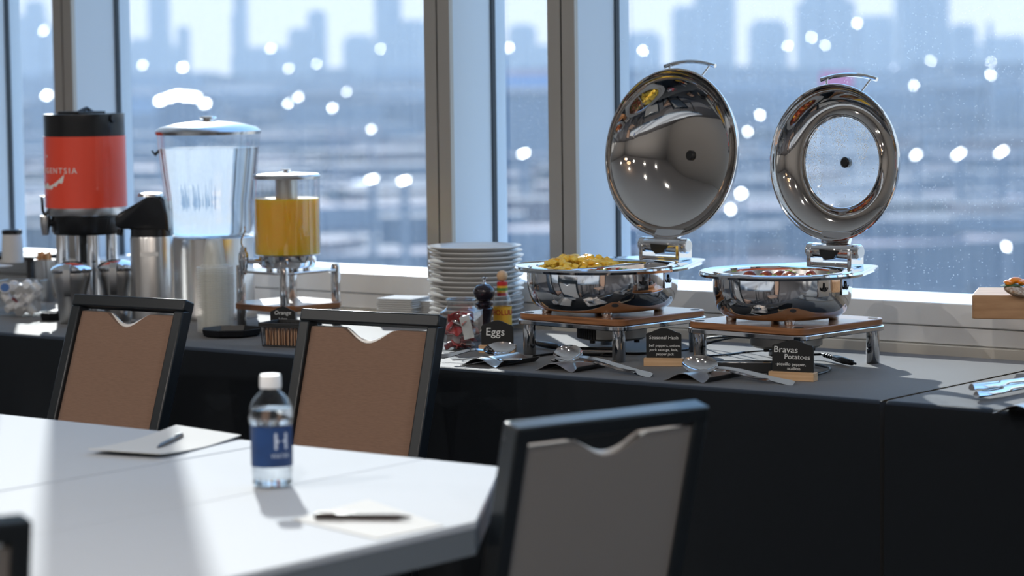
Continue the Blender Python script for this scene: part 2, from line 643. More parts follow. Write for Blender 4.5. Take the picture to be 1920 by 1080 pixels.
# ------------------------------------------------------------------ chairs
def chair(loc, rz, W, lean, ztop, label, group='brown-backed banquet chairs'):
    o = empty('banquet_chair', loc, rz, label, 'chair', group)
    ln = math.tan(lean)
    zs = 0.44
    hw = W / 2

    def P(x, z, dy=0):            # a point of the leaning back
        return (x, 0.19 + (z - zs) * ln + dy, z)
    t, dp = 0.030, 0.040

    def bar(xa, za, xb, zb, nm, wa):
        mb = MB()
        q = [(xa, za), (xb, za), (xb, zb), (xa, zb)]
        vs = [P(x, z, -dp / 2) for x, z in q] + [P(x, z, dp / 2) for x, z in q]
        if nm == 'top_rail':
            cc = Vector(P(0, ztop - t / 2))
            uu, nv_ = Vector((0, math.sin(lean), math.cos(lean))), Vector((0, math.cos(lean), -math.sin(lean)))
            q = [(-hw, -1), (hw, -1), (hw, 1), (-hw, 1)]
            vs = [cc + Vector((x, 0, 0)) + uu * z * t / 2 - nv_ * dp / 2 * math.cos(lean) for x, z in q] + [cc + Vector((x, 0, 0)) + uu * z * t / 2 + nv_ * dp / 2 * math.cos(lean) for x, z in q]
        mb.add(vs, [(0, 1, 2, 3), (7, 6, 5, 4), (0, 4, 5, 1), (1, 5, 6, 2), (2, 6, 7, 3), (3, 7, 4, 0)])
        return mb.build(nm, FRAMEB, o, bevel=0.004)
    bar(0, 0, 0, 0, 'top_rail', 0)
    bar(-hw, 0.3, -hw + t, ztop - t * .8, 'back_post', 0)
    bar(hw - t, 0.3, hw, ztop - t * .8, 'back_post', 0)
    # padded back with the dipped hand hold
    zt, zb = ztop - t - 0.004, 0.50
    n = 60
    xs = [-hw + t - 0.002 + (W - 2 * t + 0.004) * i / n for i in range(n + 1)]

    def dip(x):
        x = x + 0.0
        q = abs(x) / (W * 0.20)
        if q >= 1:
            return 0.004
        return 0.004 + 0.034 * (math.cos(q * PI) * 0.5 + 0.5) ** 0.75

    def pad(y0, y1, name, m_, bulge):
        mb = MB()
        vs, fs = [], []
        nz = 8
        for x in xs:
            top = zt - dip(x)
            for j in range(nz + 1):
                z = zb + (top - zb) * j / nz
                bx = min(1, (1 - abs(x) / (hw - t + 0.003)) * 8)
                bz = min(1, min(j, nz - j) / 1.0)
                vs.append(P(x, z, y0 - bulge * bx * (0.4 + 0.6 * bz)))
        o2 = len(vs)
        for x in xs:
            top = zt - dip(x)
            for j in range(nz + 1):
                z = zb + (top - zb) * j / nz
                vs.append(P(x, z, y1))
        nn = nz + 1
        for i in range(n):
            for j in range(nz):
                a = i * nn + j
                fs.append((a, a + nn, a + nn + 1, a + 1))
                fs.append((o2 + a, o2 + a + 1, o2 + a + nn + 1, o2 + a + nn))
            for j in (0, nz):
                a = i * nn + j
                fs.append((a, a + nn, o2 + a + nn, o2 + a))
        for i in (0, n):
            for j in range(nz):
                a = i * nn + j
                fs.append((a, a + 1, o2 + a + 1, o2 + a))
        mb.add(vs, fs)
        return mb.build(name, m_, o, angle=50)
    tag(pad(-0.006, 0.0015, 'backrest', BROWN, 0.010), 'brown padded back')
    tag(pad(0.014, 0.002, 'back_panel', GREYF, -0.006 + 0.006), 'grey rear panel')
    # pale moulded grip along the dip
    mb = MB()
    pts = []
    for i in range(19):
        x = -W * 0.17 + W * 0.34 * i / 18
        pts.append(P(x, zt - dip(x) + 0.002, 0.001))
    mb.tube(pts, [0.001 + 0.005 * math.sin(PI * i / 18) for i in range(19)], 8)
    tag(mb.build('hand_grip', mat('grip_plastic', (0.8, 0.78, 0.75), 0.25), o), 'pale grip in the dip of the back')
    # seat and legs
    mb = MB()
    mb.prism(rrect(hw - 0.005, 0.2, 0.04), zs - 0.035, zs + 0.02)
    s_ = mb.build('seat', BROWN, o, bevel=0.012)
    s_.location = (0, -0.03, 0)
    for sx_ in (-1, 1):
        x = sx_ * (hw - 0.015)
        MB().box((x - 0.012, -0.22, 0), (x + 0.012, -0.19, zs - 0.035)).build('leg', FRAMEB, o, bevel=0.003)
        mb = MB()
        q = [(x - 0.012, 0.24, 0), (x + 0.012, 0.24, 0), (x + 0.012, 0.27, 0), (x - 0.012, 0.27, 0)]
        y1 = 0.19 + (0.42 - zs) * ln
        q2 = [(x - 0.012, y1 - 0.015, 0.42), (x + 0.012, y1 - 0.015, 0.42), (x + 0.012, y1 + 0.015, 0.42), (x - 0.012, y1 + 0.015, 0.42)]
        mb.add(q + q2, [(3, 2, 1, 0), (4, 5, 6, 7), (0, 1, 5, 4), (1, 2, 6, 5), (2, 3, 7, 6), (3, 0, 4, 7)])
        mb.build('leg', FRAMEB, o, bevel=0.003)
    return o


def chair_at(pl, pr, ztop, lean, label, flip=False):
    """pl, pr: the two upper corners of the back in the photograph"""
    a, b = at(*pl, ztop), at(*pr, ztop)
    if flip:
        a, b = b, a
    c = (a + b) / 2
    d = b - a
    rz = math.atan2(d.y, d.x)
    W = d.length
    off = 0.19 + (ztop - 0.44) * math.tan(lean)
    loc = Vector((c.x, c.y, 0)) - Vector((-math.sin(rz), math.cos(rz), 0)) * off
    return chair(loc, rz, W, lean, ztop, label)


chair_at((148, 553), (357, 564), 0.915, R(20), 'brown chair with the dipped back in front of the red coffee dispenser')
chair_at((573, 580), (832, 592), 0.905, R(17), 'brown chair between the water bottle and the glass jar of red packets')
chair_at((957, 797), (1318, 754), 0.905, R(14), 'chair seen from its grey back at the cut table corner', flip=True)
chair_at((-330, 1010), (52, 968), 0.90, R(9), 'chair of which only one dark upper corner shows by the white table', flip=True)


# ------------------------------------------------------------------ chafing dishes on wooden risers
def riser(c, rz, leg_h, label):
    o = empty('buffet_riser', c, rz, label, 'riser', 'chafing dish risers')
    h = 0.150
    for x in (-h, h):
        for y in (-h, h):
            mb = MB()
            mb.lathe([(0, 0), (0.0155, 0), (0.0165, 0.002), (0.0165, leg_h)], 32)
            l_ = mb.build('leg', CHROME, o)
            l_.location = (x, y, 0)
    mb = MB()
    mb.prism(rrect(0.180, 0.180, 0.035), leg_h, leg_h + 0.012)
    mb.build('metal_frame', CHROME, o, bevel=0.002)
    mb = MB()
    mb.prism(rrect(0.177, 0.177, 0.035), leg_h + 0.013, leg_h + 0.029)
    b = mb.build('wooden_board', BOARD, o, bevel=0.002)
    for x in (-h, h):
        for y in (-h, h):
            mb = MB().lathe([(0, leg_h + 0.0292), (0.012, leg_h + 0.0292), (0.012, leg_h + 0.0298), (0, leg_h + 0.0298)], 24)
            s_ = mb.build('inlay_disc', BLACKMAT, o)
            s_.location = (x, y, 0)
    return o


def chafer(c, rz, h0, Rb, Rr, Rl, ld, hs, ls, zl, tilt, window, label, split):
    """c: bowl centre on the table; h0: top of the riser; hs/ls: how far behind the centre the hinge and lid stand"""
    o = empty('chafing_dish', Vector(c) + Vector((0, 0, h0)), rz, label, 'chafing dish', 'chafing dishes with open round lids')
    # feet
    for a in (45, 135, 225, 315):
        mb = MB().lathe([(0, 0), (0.012, 0), (0.013, 0.003), (0.013, 0.012), (0, 0.012)], 24)
        ft = mb.build('foot', CHROME, o)
        ft.location = (0.74 * Rb * math.cos(R(a)), 0.74 * Rb * math.sin(R(a)), 0)
    pr = [(0, .009), (.72, .009), (.82, .012), (.89, .020), (.94, .032), (.975, .050), (.995, .070), (1.0, .088), (1.0, .118)]
    mb = MB().lathe([(r * Rb, z) for r, z in pr] + [(0.955 * Rb, .118), (0.955 * Rb, .08), (0.90 * Rb, .05), (0, .045)], 96)
    mb.build('pan_body', CHROME, o)
    # rim plate with the widened tail that carries the hinge
    ty = hs + 0.02
    cp = [(Rr * math.cos(2 * PI * q / 72), Rr * math.sin(2 * PI * q / 72)) for q in range(72)]
    for sx_ in (-1, 1):
        for q in range(24):
            cp.append((sx_ * 0.075 + 0.04 * math.cos(2 * PI * q / 24), ty - 0.005 + 0.04 * math.sin(2 * PI * q / 24)))
    hp = hull([(round(a, 6), round(b, 6)) for a, b in cp])
    N = 120

    def rad(a):
        dx, dy = math.cos(a), math.sin(a)
        best = Rr
        for (x1, y1), (x2, y2) in zip(hp, hp[1:] + hp[:1]):
            ex, ey = x2 - x1, y2 - y1
            det = dx * (-ey) + dy * ex
            if abs(det) < 1e-12:
                continue
            tt = (x1 * (-ey) + y1 * ex) / det
            s_ = (dx * y1 - dy * x1) / det
            if tt > 0 and -1e-6 <= s_ <= 1 + 1e-6:
                best = tt
                break
        return best
    rin = 0.86 * Rb
    rings = []
    prof = [(0, 0, .100), (0, 0, .117), (.06, 0, .1205), (.35, 0, .121), (.42, 0, .118), (.80, 0, .1185), (.93, 0, .1225), (1, -.002, .1215), (1, 0, .117), (1, -.002, .111), (1, -.010, .110), (.5, 0, .113), (0, 0, .1125)]
    vs, fs = [], []
    for (tfrac, off, z) in prof:
        for q in range(N):
            a = 2 * PI * q / N
            rr = rin + (rad(a) - rin) * tfrac + off
            vs.append((rr * math.cos(a), rr * math.sin(a), z))
    for j in range(len(prof) - 1):
        for q in range(N):
            q2 = (q + 1) % N
            fs.append((j * N + q, j * N + q2, (j + 1) * N + q2, (j + 1) * N + q))
    MB().add(vs, fs).build('rim', CHROME, o)
    # food pan
    mb = MB().lathe([(rin, .112), (rin * .97, .09), (rin * .92, .06), (0, .056)], 72)
    fp = mb.build('food_pan', STEEL, o)
    if split:
        mb = MB()
        mb.box((-0.006, -rin * 0.96, .06), (0.006, rin * 0.96, .1165))
        mb.build('divider', CHROME, o, bevel=0.004)
    # side hinge bracket and clips
    mb = MB()
    mb.box((0.45 * Rb, 0.0, 0), (0.5 * Rb, 0.001, 0.001))
    mb = MB()
    for sx_ in (-1, 1):
        mb.box((sx_ * 0.062 - 0.006, hs - 0.025, .119), (sx_ * 0.062 + 0.006, hs + 0.03, .160))
    mb.box((-0.062, hs - 0.018, .119), (0.062, hs + 0.03, .128))
    mb.build('hinge_bracket', CHROME, o, bevel=0.002)
    # a plain plate drops from the tail to the body
    mb = MB()
    mb.add([(-0.05, hs, .112), (0.05, hs, .112), (0.04, Rb * 0.93, .045), (-0.04, Rb * 0.93, .045),
            (-0.05, hs - 0.006, .112), (0.05, hs - 0.006, .112), (0.04, Rb * 0.90, .045), (-0.04, Rb * 0.90, .045)],
           [(0, 1, 2, 3), (7, 6, 5, 4), (0, 4, 5, 1), (1, 5, 6, 2), (2, 6, 7, 3), (3, 7, 4, 0)])
    mb.build('tail_brace', STEEL, o, smooth=False)
    # two round clips on a small plate on the body's side
    for a in (-18, 8):
        bx = MB()
        M_ = Matrix.Rotation(R(a), 4, 'Z') @ Matrix.Translation((Rb + 0.0008, 0, 0.088))
        bx.box((-0.0012, -0.016, -0.020), (0.0016, 0.016, 0.022), M=M_)
        pl = bx.build('clip_plate', CHROME, o, bevel=0.001)
        mb = MB()
        pts = [(0.006, 0.007 * math.cos(q), 0.004 + 0.008 * math.sin(q)) for q in [PI + PI * i / 10 for i in range(11)]]
        pts = [(0.003, 0, 0.014), (0.005, 0, -0.004)]
        mb.tube(pts, 0.0018, 6, M=M_)
        mb.tube([(0.005, 0.008 * math.cos(q), 0.003 + 0.008 * math.sin(q)) for q in [PI + PI * i / 10 for i in range(11)]], 0.0018, 6, M=M_)
        mb.build('clip', BLACKMAT, pl)
    hz = 0.156
    hy = hs
    hr = 0.0195
    hl = 0.080
    Mx = Matrix.Translation((0, hy, hz)) @ Matrix.Rotation(PI / 2, 4, 'Y')
    mb = MB()
    mb.lathe([(0, -hl), (hr * .8, -hl), (hr, -hl + .004), (hr, -hl + .018), (hr * .97, -hl + .019), (hr * .97, -hl + .021), (hr, -hl + .022),
              (hr, hl - .022), (hr * .97, hl - .021), (hr * .97, hl - .019), (hr, hl - .018), (hr, hl - .004), (hr * .8, hl), (0, hl)], 40, M=Mx)
    hg = mb.build('hinge_barrel', CHROME, o)
    MB().lathe([(0, -.001), (hr * .72, -.001), (hr * .72, .001), (0, .001)], 32, M=Matrix.Translation((hl, hy, hz)) @ Matrix.Rotation(PI / 2, 4, 'Y')).build('end_cap', STEEL, hg)
    mb = MB()
    q = [(-0.030, 0.004), (0.028, 0.002), (0.014, -0.018), (-0.012, -0.022), (-0.026, -0.012)]
    mb.prism([(x, z) for x, z in q], -0.004, 0.004, M=Matrix.Translation((0, hy - hr, hz)) @ Matrix.Rotation(PI / 2, 4, 'X'))
    mb.build('catch', BLACKPL, hg, smooth=False)
    # lid
    L = bpy.data.objects.new('lid', None)
    up_ = Vector((0, math.sin(tilt), math.cos(tilt)))
    bk = Vector((0, math.cos(tilt), -math.sin(tilt)))
    lc = Vector((0, ls, zl))

    def lm(x, u, d):          # lid coordinates: x across, u up the disc, d back into the dome
        return lc + Vector((x, 0, 0)) + up_ * u + bk * d
    ML = Matrix((Vector((1, 0, 0)), up_, bk)).transposed().to_4x4()
    ML.translation = lc
    # (x, y, z) of the lathe = (across, up the disc, into the dome); a right-handed frame is not needed for a revolved form
    if window:
        pin = [(1.0, 0), (.985, .012), (.93, .030), (.84, .042), (.72, .048), (.625, .046), (.60, .040)]
    else:
        pin = [(1.0, 0), (.985, .010), (.95, .024), (.88, .042), (.76, .060), (.60, .075), (.42, .083), (.22, .0865), (0, .087)]
    pin = [(r * Rl, z * ld) for r, z in pin]
    pout = [(r + .0015, z + .002) for r, z in pin[::-1] if r > 0]
    mb = MB()
    if window:
        mb.lathe(pin + pout, 96, M=ML)
    else:
        mb.lathe(pin, 96, M=ML)
        mb.lathe(pout + [] if False else [(0, pin[-1][1] + .002)] + pout, 96, M=ML)
    lid = mb.build('lid', DARKSTEEL, o, angle=50)
    mb = MB()
    mb.tube([lm(Rl * math.cos(2 * PI * q / 96), Rl * math.sin(2 * PI * q / 96), 0) for q in range(97)], 0.0032, 8, caps=False)
    mb.build('rolled_edge', CHROME, lid)
    if window:
        gr = .60 * Rl
        g0 = .040 * ld
        mb = MB().lathe([(0, g0 + .016), (gr * .4, g0 + .0135), (gr * .75, g0 + .007), (gr, g0)], 72, M=ML)
        mb.build('lid_glass', thin_glass('steamed_glass', (0.93, 0.96, 0.98), 0.05, dust=0.10, dscale=260, edge=0.3), lid)
        mb = MB().tube([lm(gr * math.cos(2 * PI * q / 72), gr * math.sin(2 * PI * q / 72), g0) for q in range(73)], 0.003, 8, caps=False)
        mb.build('glass_ring', CHROME, lid)
        # droplets of condensation on the upper half of the glass
        mb = MB()
        rnd = random.Random(4)
        cnt = 0
        while cnt < 800:
            a_, r_ = rnd.uniform(0, 2 * PI), gr * math.sqrt(rnd.random()) * .97
            x, u = r_ * math.cos(a_), r_ * math.sin(a_)
            keep = 1.0 if (u > gr * .25 + 0.35 * gr * math.sin(x * 90) and r_ > .32 * gr) or (x < -.55 * gr) else 0.06
            if r_ < .18 * gr or rnd.random() > keep:
                continue
            cnt += 1
            s_ = rnd.uniform(.0008, .0020)
            d_ = g0 + .016 * (1 - (r_ / gr) ** 2) - .0006
            p = lm(x, u, d_)
            vs = [p + Vector((s_, 0, 0)), p + Vector((-s_, 0, 0)), p + up_ * s_, p - up_ * s_, p - bk * s_ * .7, p + bk * s_ * .3]
            mb.add(vs, [(0, 2, 4), (2, 1, 4), (1, 3, 4), (3, 0, 4), (2, 0, 5), (1, 2, 5), (3, 1, 5), (0, 3, 5)])
        tag(mb.build('water_droplets', mat('droplet', (0.88, 0.93, 0.97), 0.05, spec=1.0, sheen=.3), lid), kind='stuff')
        kd = g0 + .012
    else:
        kd = .087 * ld - .004
    mb = MB().lathe([(0, kd - .004), (.010, kd - .004), (.0135, kd - .001), (.0135, kd + .012), (0, kd + .012)], 32, M=ML)
    mb.build('knob', BLACKPL, lid)
    # rivets
    mb = MB()
    for (x, u) in ((-.35, -.80), (.32, -.80), (-.35, .78), (.4, .76)):
        d_ = 0.050 * ld
        mb.lathe([(0, -.003), (.004, -.002), (.005, .004)], 16, M=Matrix.Translation(lm(x * Rl, u * Rl, d_)) @ ML.to_3x3().to_4x4())
    # carrying handle on the outside of the dome
    mb = MB()
    pts = []
    for i in range(15):
        q = -1 + 2 * i / 14
        pts.append(lm(0.085 * q, Rl + .022 - .012 * q * q + 0.004, .060))
    for sgn in (0, 1):
        pass
    mb.tube(pts, 0.0055, 10)
    hd = mb.build('handle', CHROME, lid)
    mb = MB()
    for sx_ in (-1, 1):
        mb.tube([lm(sx_ * 0.068, Rl + .016, .060), lm(sx_ * 0.052, Rl * .90, .036 * ld + .004)], .0028, 8)
    mb.build('handle_post', CHROME, hd)
    # yoke between lid and barrel
    mb = MB()
    p0 = lm(0, -Rl + .012, .020)
    q = [(-.045, 0), (.045, 0), (.040, .030), (-.040, .030)]
    za, zb = hz + hr - .004, (lc + up_ * (-Rl)).z + .02
    mb.add([(-.040, hy - .004, za), (.040, hy - .004, za), (.046, p0.y, zb), (-.046, p0.y, zb),
            (-.040, hy + .014, za), (.040, hy + .014, za), (.046, p0.y + .012, zb), (-.046, p0.y + .012, zb)],
           [(0, 1, 2, 3), (7, 6, 5, 4), (0, 4, 5, 1), (1, 5, 6, 2), (2, 6, 7, 3), (3, 7, 4, 0)])
    mb.build('yoke', CHROME, o, bevel=0.002)
    return o


CR = R(-5)


def wxy(r, d):           # camera-ground frame (right, forward) to the room
    return r0 * r + f0 * d


def on(v, z=TZ):
    return Vector((v.x, v.y, z))


c1 = on(wxy(.2555, 6.785))
b1 = on(wxy(.2312, 6.765))
c2 = on(wxy(.668, 6.475))
b2 = on(wxy(.657, 6.455))
riser(c1, CR, .079, 'wooden-topped steel riser under the chafing dish with eggs')
riser(c2, CR, .082, 'wooden-topped steel riser under the chafing dish with potatoes')
H1, H2 = .079 + .029, .082 + .029
chafer(b1, CR, H1, .193, .226, .219, 1.0, .247, .272, 1.253 - TZ - H1, R(6), False,
       'steel chafing dish with eggs and hash and a solid domed lid', True)
chafer(b2, CR, H2, .169, .203, .192, .95, .213, .208, 1.237 - TZ - H2, R(2), True,
       'steel chafing dish with potatoes and a lid with a round glass window', False)


# heaters under the risers
def heater(c, rz, zt, rad, h, ribs, label):
    o = empty('warming_unit', Vector((c[0], c[1], zt - h - .0012)), rz, label, 'food warmer', 'round warming units under the risers')
    mb = MB().lathe([(0, 0), (rad * .9, 0), (rad, .006), (rad, h), (0, h)], 64)
    body = mb.build('housing', mat('grey_metal', (0.42, 0.41, 0.39), 0.4, 0.6), o)
    if ribs:
        mb = MB()
        for i in range(26):
            a = R(150 + 130 * i / 25)
            M_ = Matrix.Rotation(a, 4, 'Z')
            mb.box((rad - .001, -.0028, .004), (rad + .003, .0028, h - .002), M=M_)
        tag(mb.build('cooling_ribs', BLACKMAT, o, smooth=False), 'black cooling ribs')
    for a in (20, 140, 260):
        ft = MB().lathe([(0, -.008), (.007, -.008), (.007, 0)], 16).build('foot', BLACKMAT, o)
        ft.location = (rad * .75 * math.cos(R(a)), rad * .75 * math.sin(R(a)), 0)
    return o


heater(c1, CR, TZ + .079, .088, .040, True, 'ribbed round warming unit hanging under the riser with the eggs')
heater(c2, CR, TZ + .082, .088, .036, False, 'smooth round warming unit hanging under the riser with the potatoes')


# food
def inpan(b, h0, x, y, z):
    v = Vector((x, y, 0))
    v.rotate(Matrix.Rotation(CR, 3, 'Z'))
    return Vector(b) + v + Vector((0, 0, h0 + z))


def blob(mb, c, s, rnd, mi=0, sub=2, amp=.25):
    bm = bmesh.new()
    bmesh.ops.create_icosphere(bm, subdivisions=sub, radius=1)
    ph = [rnd.uniform(0, 6) for _ in range(6)]
    q = Matrix.Rotation(rnd.uniform(0, 6), 3, 'Z') @ Matrix.Rotation(rnd.uniform(-.5, .5), 3, 'X')
    vs = []
    for v in bm.verts:
        k = 1 + amp * (math.sin(3 * v.co.x + ph[0]) * math.sin(2.5 * v.co.y + ph[1]) + .5 * math.sin(5 * v.co.z + ph[2] + 4 * v.co.x))
        p = Vector((v.co.x * s[0], v.co.y * s[1], v.co.z * s[2])) * k
        p.rotate(q)
        vs.append(p + Vector(c))
    fs = [tuple(v.index for v in f.verts) for f in bm.faces]
    bm.free()
    mb.add(vs, fs, mi)


rnd = random.Random(11)
mb = MB()
for i in range(150):
    a, r_ = rnd.uniform(PI * .55, PI * 1.45), math.sqrt(rnd.random()) * .148
    x, y = r_ * math.cos(a) - .008, r_ * math.sin(a)
    hgt = .095 + .040 * max(0, 1 - ((x + .085) / .09) ** 2) * max(0, 1 - (y / .15) ** 2) + rnd.uniform(-.008, .004)
    blob(mb, inpan(b1, H1, x, y, hgt), (rnd.uniform(.009, .018), rnd.uniform(.007, .013), rnd.uniform(.006, .010)), rnd)
mb.lathe([(0, .10), (.07, .095), (.10, .07)], 24, M=Matrix.Translation(inpan(b1, H1, -.075, 0, 0)) @ Matrix.Scale(0.65, 4, (1, 0, 0)))
tag(mb.build('scrambled_eggs', EGG), 'heap of yellow scrambled eggs in one half of the split pan', 'scrambled eggs', kind='stuff')
mb = MB()
HM = [mat('sausage', (0.30, 0.07, 0.035), 0.35), mat('browned_onion', (0.55, 0.33, 0.16), 0.4), mat('green_pepper', (0.22, 0.36, 0.07), 0.35), mat('red_pepper', (0.55, 0.06, 0.03), 0.3), mat('kale', (0.05, 0.11, 0.03), 0.5)]
for i in range(190):
    a, r_ = rnd.uniform(-PI / 2, PI / 2), math.sqrt(rnd.random()) * .150
    x, y = r_ * math.cos(a) + .010, r_ * math.sin(a)
    hgt = .092 + .016 * max(0, 1 - (r_ / .16) ** 2) + rnd.uniform(-.006, .006) - max(0, y) * .10
    blob(mb, inpan(b1, H1, x, y, hgt), (rnd.uniform(.006, .013), rnd.uniform(.004, .008), rnd.uniform(.003, .007)), rnd, rnd.choice([0, 0, 1, 1, 2, 3, 4]), 1)
mb.lathe([(0, .09), (.10, .085), (.11, .07)], 24, 0, M=Matrix.Translation(inpan(b1, H1, .080, 0, 0)) @ Matrix.Scale(0.62, 4, (1, 0, 0)))
tag(mb.build('breakfast_hash', HM), 'brown hash with sausage and peppers beside the eggs', 'hash', kind='stuff')
POT = mat('roasted_potato', (0.42, 0.085, 0.03), 0.3, noise=0.5, nscale=60, color2=(0.16, 0.03, 0.012))
POTY = mat('potato_flesh', (0.85, 0.42, 0.05), 0.4)
SCAL = mat('scallion', (0.35, 0.55, 0.10), 0.4)
mb = MB()
mb.lathe([(0, .088), (.12, .082), (.14, .062)], 40, M=Matrix.Translation(inpan(b2, H2, 0, 0, 0)))
tag(mb.build('potato_sauce', POT), 'dark red sauce around the roasted potatoes', 'sauce', kind='stuff')
for i in range(26):
    a = i * 2.39996
    r_ = .128 * math.sqrt((i + .5) / 26)
    x, y = r_ * math.cos(a), r_ * math.sin(a)
    o = empty('roasted_potato', inpan(b2, H2, x, y, .090 + .012 * rnd.random() + .010 * (1 - r_ / .13)), rnd.uniform(0, 6),
              'red-brown roasted potato piece in the round steel pan', 'potato', 'roasted potatoes in the pan')
    mb = MB()
    blob(mb, (0, 0, 0), (.019, .015, .012), rnd, 0, 2, .12)
    mb.build('potato_piece', POTY if i % 6 == 4 else POT, o)
    if i % 2 == 0:
        mb = MB()
        for q in range(3):
            blob(mb, (rnd.uniform(-.01, .01), rnd.uniform(-.01, .01), .0125), (.004, .0025, .0015), rnd, 0, 1)
        mb.build('scallion_bits', SCAL, o)


# ------------------------------------------------------------------ chalk signs
CHW = mat('chalk_marker', (0.82, 0.84, 0.84), 0.8)


def sign(px, py, wpx, hpx, rz, lines, label, base=True):
    """px, py: middle of the foot of the sign in the photograph, wpx x hpx: size of the black board"""
    p = at(px, py)
    s = mpp(p)
    th = YAW - rz                                  # how far it is turned away from the camera
    W, Hh = wpx * s / math.cos(th), hpx * s
    o = empty('chalkboard_sign', p, rz, label, 'sign', 'small chalkboard food signs')
    hb = .020
    mb = MB()
    mb.prism(rrect(W / 2 + .005, .014, .0015, 2), 0, hb)
    mb.build('wooden_base', PINE, o, bevel=0.001)
    mb = MB()
    z0 = hb - .006
    top = hb + Hh
    sh = top - .012
    prof = [(-W / 2, z0), (W / 2, z0), (W / 2, sh - .004)]
    n = 16
    for i in range(n + 1):
        q = 1 - 2 * i / n
        prof.append((W / 2 * q * .92, sh + .012 * (math.cos(q * PI) * .5 + .5) ** .8))
    prof.append((-W / 2, sh - .004))
    Mb = Matrix.Translation((0, 0.0, 0)) @ Matrix.Rotation(PI / 2, 4, 'X')
    mb.prism(prof, -.002, .002, M=Mb)
    bd = mb.build('board', CHALK, o, smooth=False)
    for (s_, size, x, z, sh_) in lines:
        text_part(s_, size * s, CHW, bd, lambda a, b, c, x=x, z=z: (a * (1 / math.cos(th)) + x * s, -.0024 - c, b + hb + z * s), bold=0.0, shear=sh_)
    return o


sign(933, 661, 60, 46, R(26), [('Eggs', 21, -4, 24, 0.05)], 'chalkboard sign reading Eggs in front of the hot sauce bottle')
sign(1245, 686, 65, 56, R(26), [('Seasonal Hash', 9.4, 0, 38, 0.1), ('bell peppers, onions,', 7.0, 2, 23, 0.1), ('pork sausage, kale,', 7.0, 0, 15, 0.1), ('pepper jack', 7.0, 2, 7, 0.1)],
     'chalkboard sign reading Seasonal Hash between the two risers')
sign(1487, 713, 73, 60, R(10), [('Bravas', 16.5, -14, 41, 0.05), ('Potatoes', 13, 9, 28, 0.05), ('-piquillo pepper,', 8.2, -4, 14, 0.05), ('scallion', 8, 2, 6, 0.05)],
     'chalkboard sign reading Bravas Potatoes in front of the second riser')
sign(531, 634, 47, 46, R(30), [('Orange', 10.5, 0, 34, 0.1), ('juice', 9, 0, 22, 0.1)], 'chalkboard sign reading Orange below the juice dispenser')


# ------------------------------------------------------------------ spoons and wavy rests
def spoon(a, b, za, zb, bl, bw, label, grp='serving spoons on the wavy rests', tiltb=0.0, roll=0.0):
    """a: far end of the bowl, b: end of the handle, photograph pixels at heights za, zb over the table"""
    A, B = at(*a, TZ + za), at(*b, TZ + zb)
    d = B - A
    Lh = d.length
    x = d.normalized()
    y = Vector((0, 0, 1)).cross(x).normalized()
    z = x.cross(y)
    if roll:
        q = Matrix.Rotation(roll, 3, x)
        y, z = q @ y, q @ z
    Mt = Matrix((x, y, z)).transposed().to_4x4()
    Mt.translation = A
    o = empty('serving_spoon', A, 0, label, 'spoon', grp)
    Mt = Matrix.Translation(-A) @ Mt
    mb = MB()
    nu, nv = 20, 12

    def bowl(u, v):
        t = 2 * v - 1
        w_ = bw / 2 * math.sin(PI * min(1, u * .97 + .015)) ** .5
        dep = bl * .16 * math.sin(PI * min(1, u + .02)) ** .8 * (1 - t * t)
        return (u * bl, t * w_, -dep + tiltb * (1 - u))
    mb.grid(nu, nv, bowl, thick=.0012, M=Mt)
    mb.build('spoon_bowl', CHROME, o)
    mb = MB()
    pts, ws = [], []
    vs, fs = [], []
    n = 20
    for i in range(n + 1):
        u = i / n
        xx = bl * .96 + (Lh - bl * .96) * u
        zz = .012 * math.sin(PI * min(1, u * 1.2)) * (1 - u)
        w_ = .0035 + .0055 * u ** 1.5 if u < .97 else .006
        vs += [(xx, -w_, zz), (xx, w_, zz), (xx, w_, zz - .0022), (xx, -w_, zz - .0022)]
    for i in range(n):
        for k_ in range(4):
            k2 = (k_ + 1) % 4
            fs.append((i * 4 + k_, i * 4 + k2, i * 4 + 4 + k2, i * 4 + 4 + k_))
    fs += [(0, 1, 2, 3), tuple(n * 4 + q for q in (3, 2, 1, 0))]
    mb.add(vs, fs, M=Mt)
    mb.build('spoon_handle', CHROME, o)
    return o


def rest(px, py, label, L=.127, W=.160):
    p = at(px, py)
    o = empty('spoon_rest', p, R(1), label, 'spoon rest', 'wavy steel spoon rests')
    mb = MB()

    def fn(u, v):
        z = .019 * math.sin(PI * min(1, u / .86)) ** 1.6 + (.014 * ((u - .86) / .14) ** 1.5 if u > .86 else 0)
        return ((u - .5) * L, (v - .5) * W, z + .0015)
    mb.grid(48, 6, fn, thick=.0012)
    mb.build('wavy_sheet', STEEL, o)
    return o


rest(938, 682, 'wavy steel rest nearest the jar of red packets')
rest(1079, 691, 'wavy steel rest before the riser with the eggs')
rest(1322, 710, 'wavy steel rest before the sign reading Bravas Potatoes')
spoon((966, 649), (826, 668), .034, .014, .080, .054, 'big spoon with upturned bowl leaning before the sign reading Eggs', roll=R(-30))
spoon((978, 673), (850, 674), .022, .014, .070, .046, 'spoon lying under the upturned one before the sign reading Eggs')
spoon((1041, 656), (1222, 704), .040, .004, .092, .058, 'big spoon whose bowl rests before the ribbed warming unit', roll=R(38))
spoon((1037, 672), (1190, 697), .022, .010, .070, .050, 'spoon lying beneath the big one before the ribbed warming unit', roll=R(10))
spoon((1281, 676), (1489, 719), .038, .004, .096, .058, 'big spoon whose handle ends before the sign reading Bravas Potatoes', roll=R(38))
spoon((1290, 690), (1440, 712), .020, .010, .070, .050, 'spoon lying beneath the big one before the sign reading Bravas Potatoes', roll=R(10))

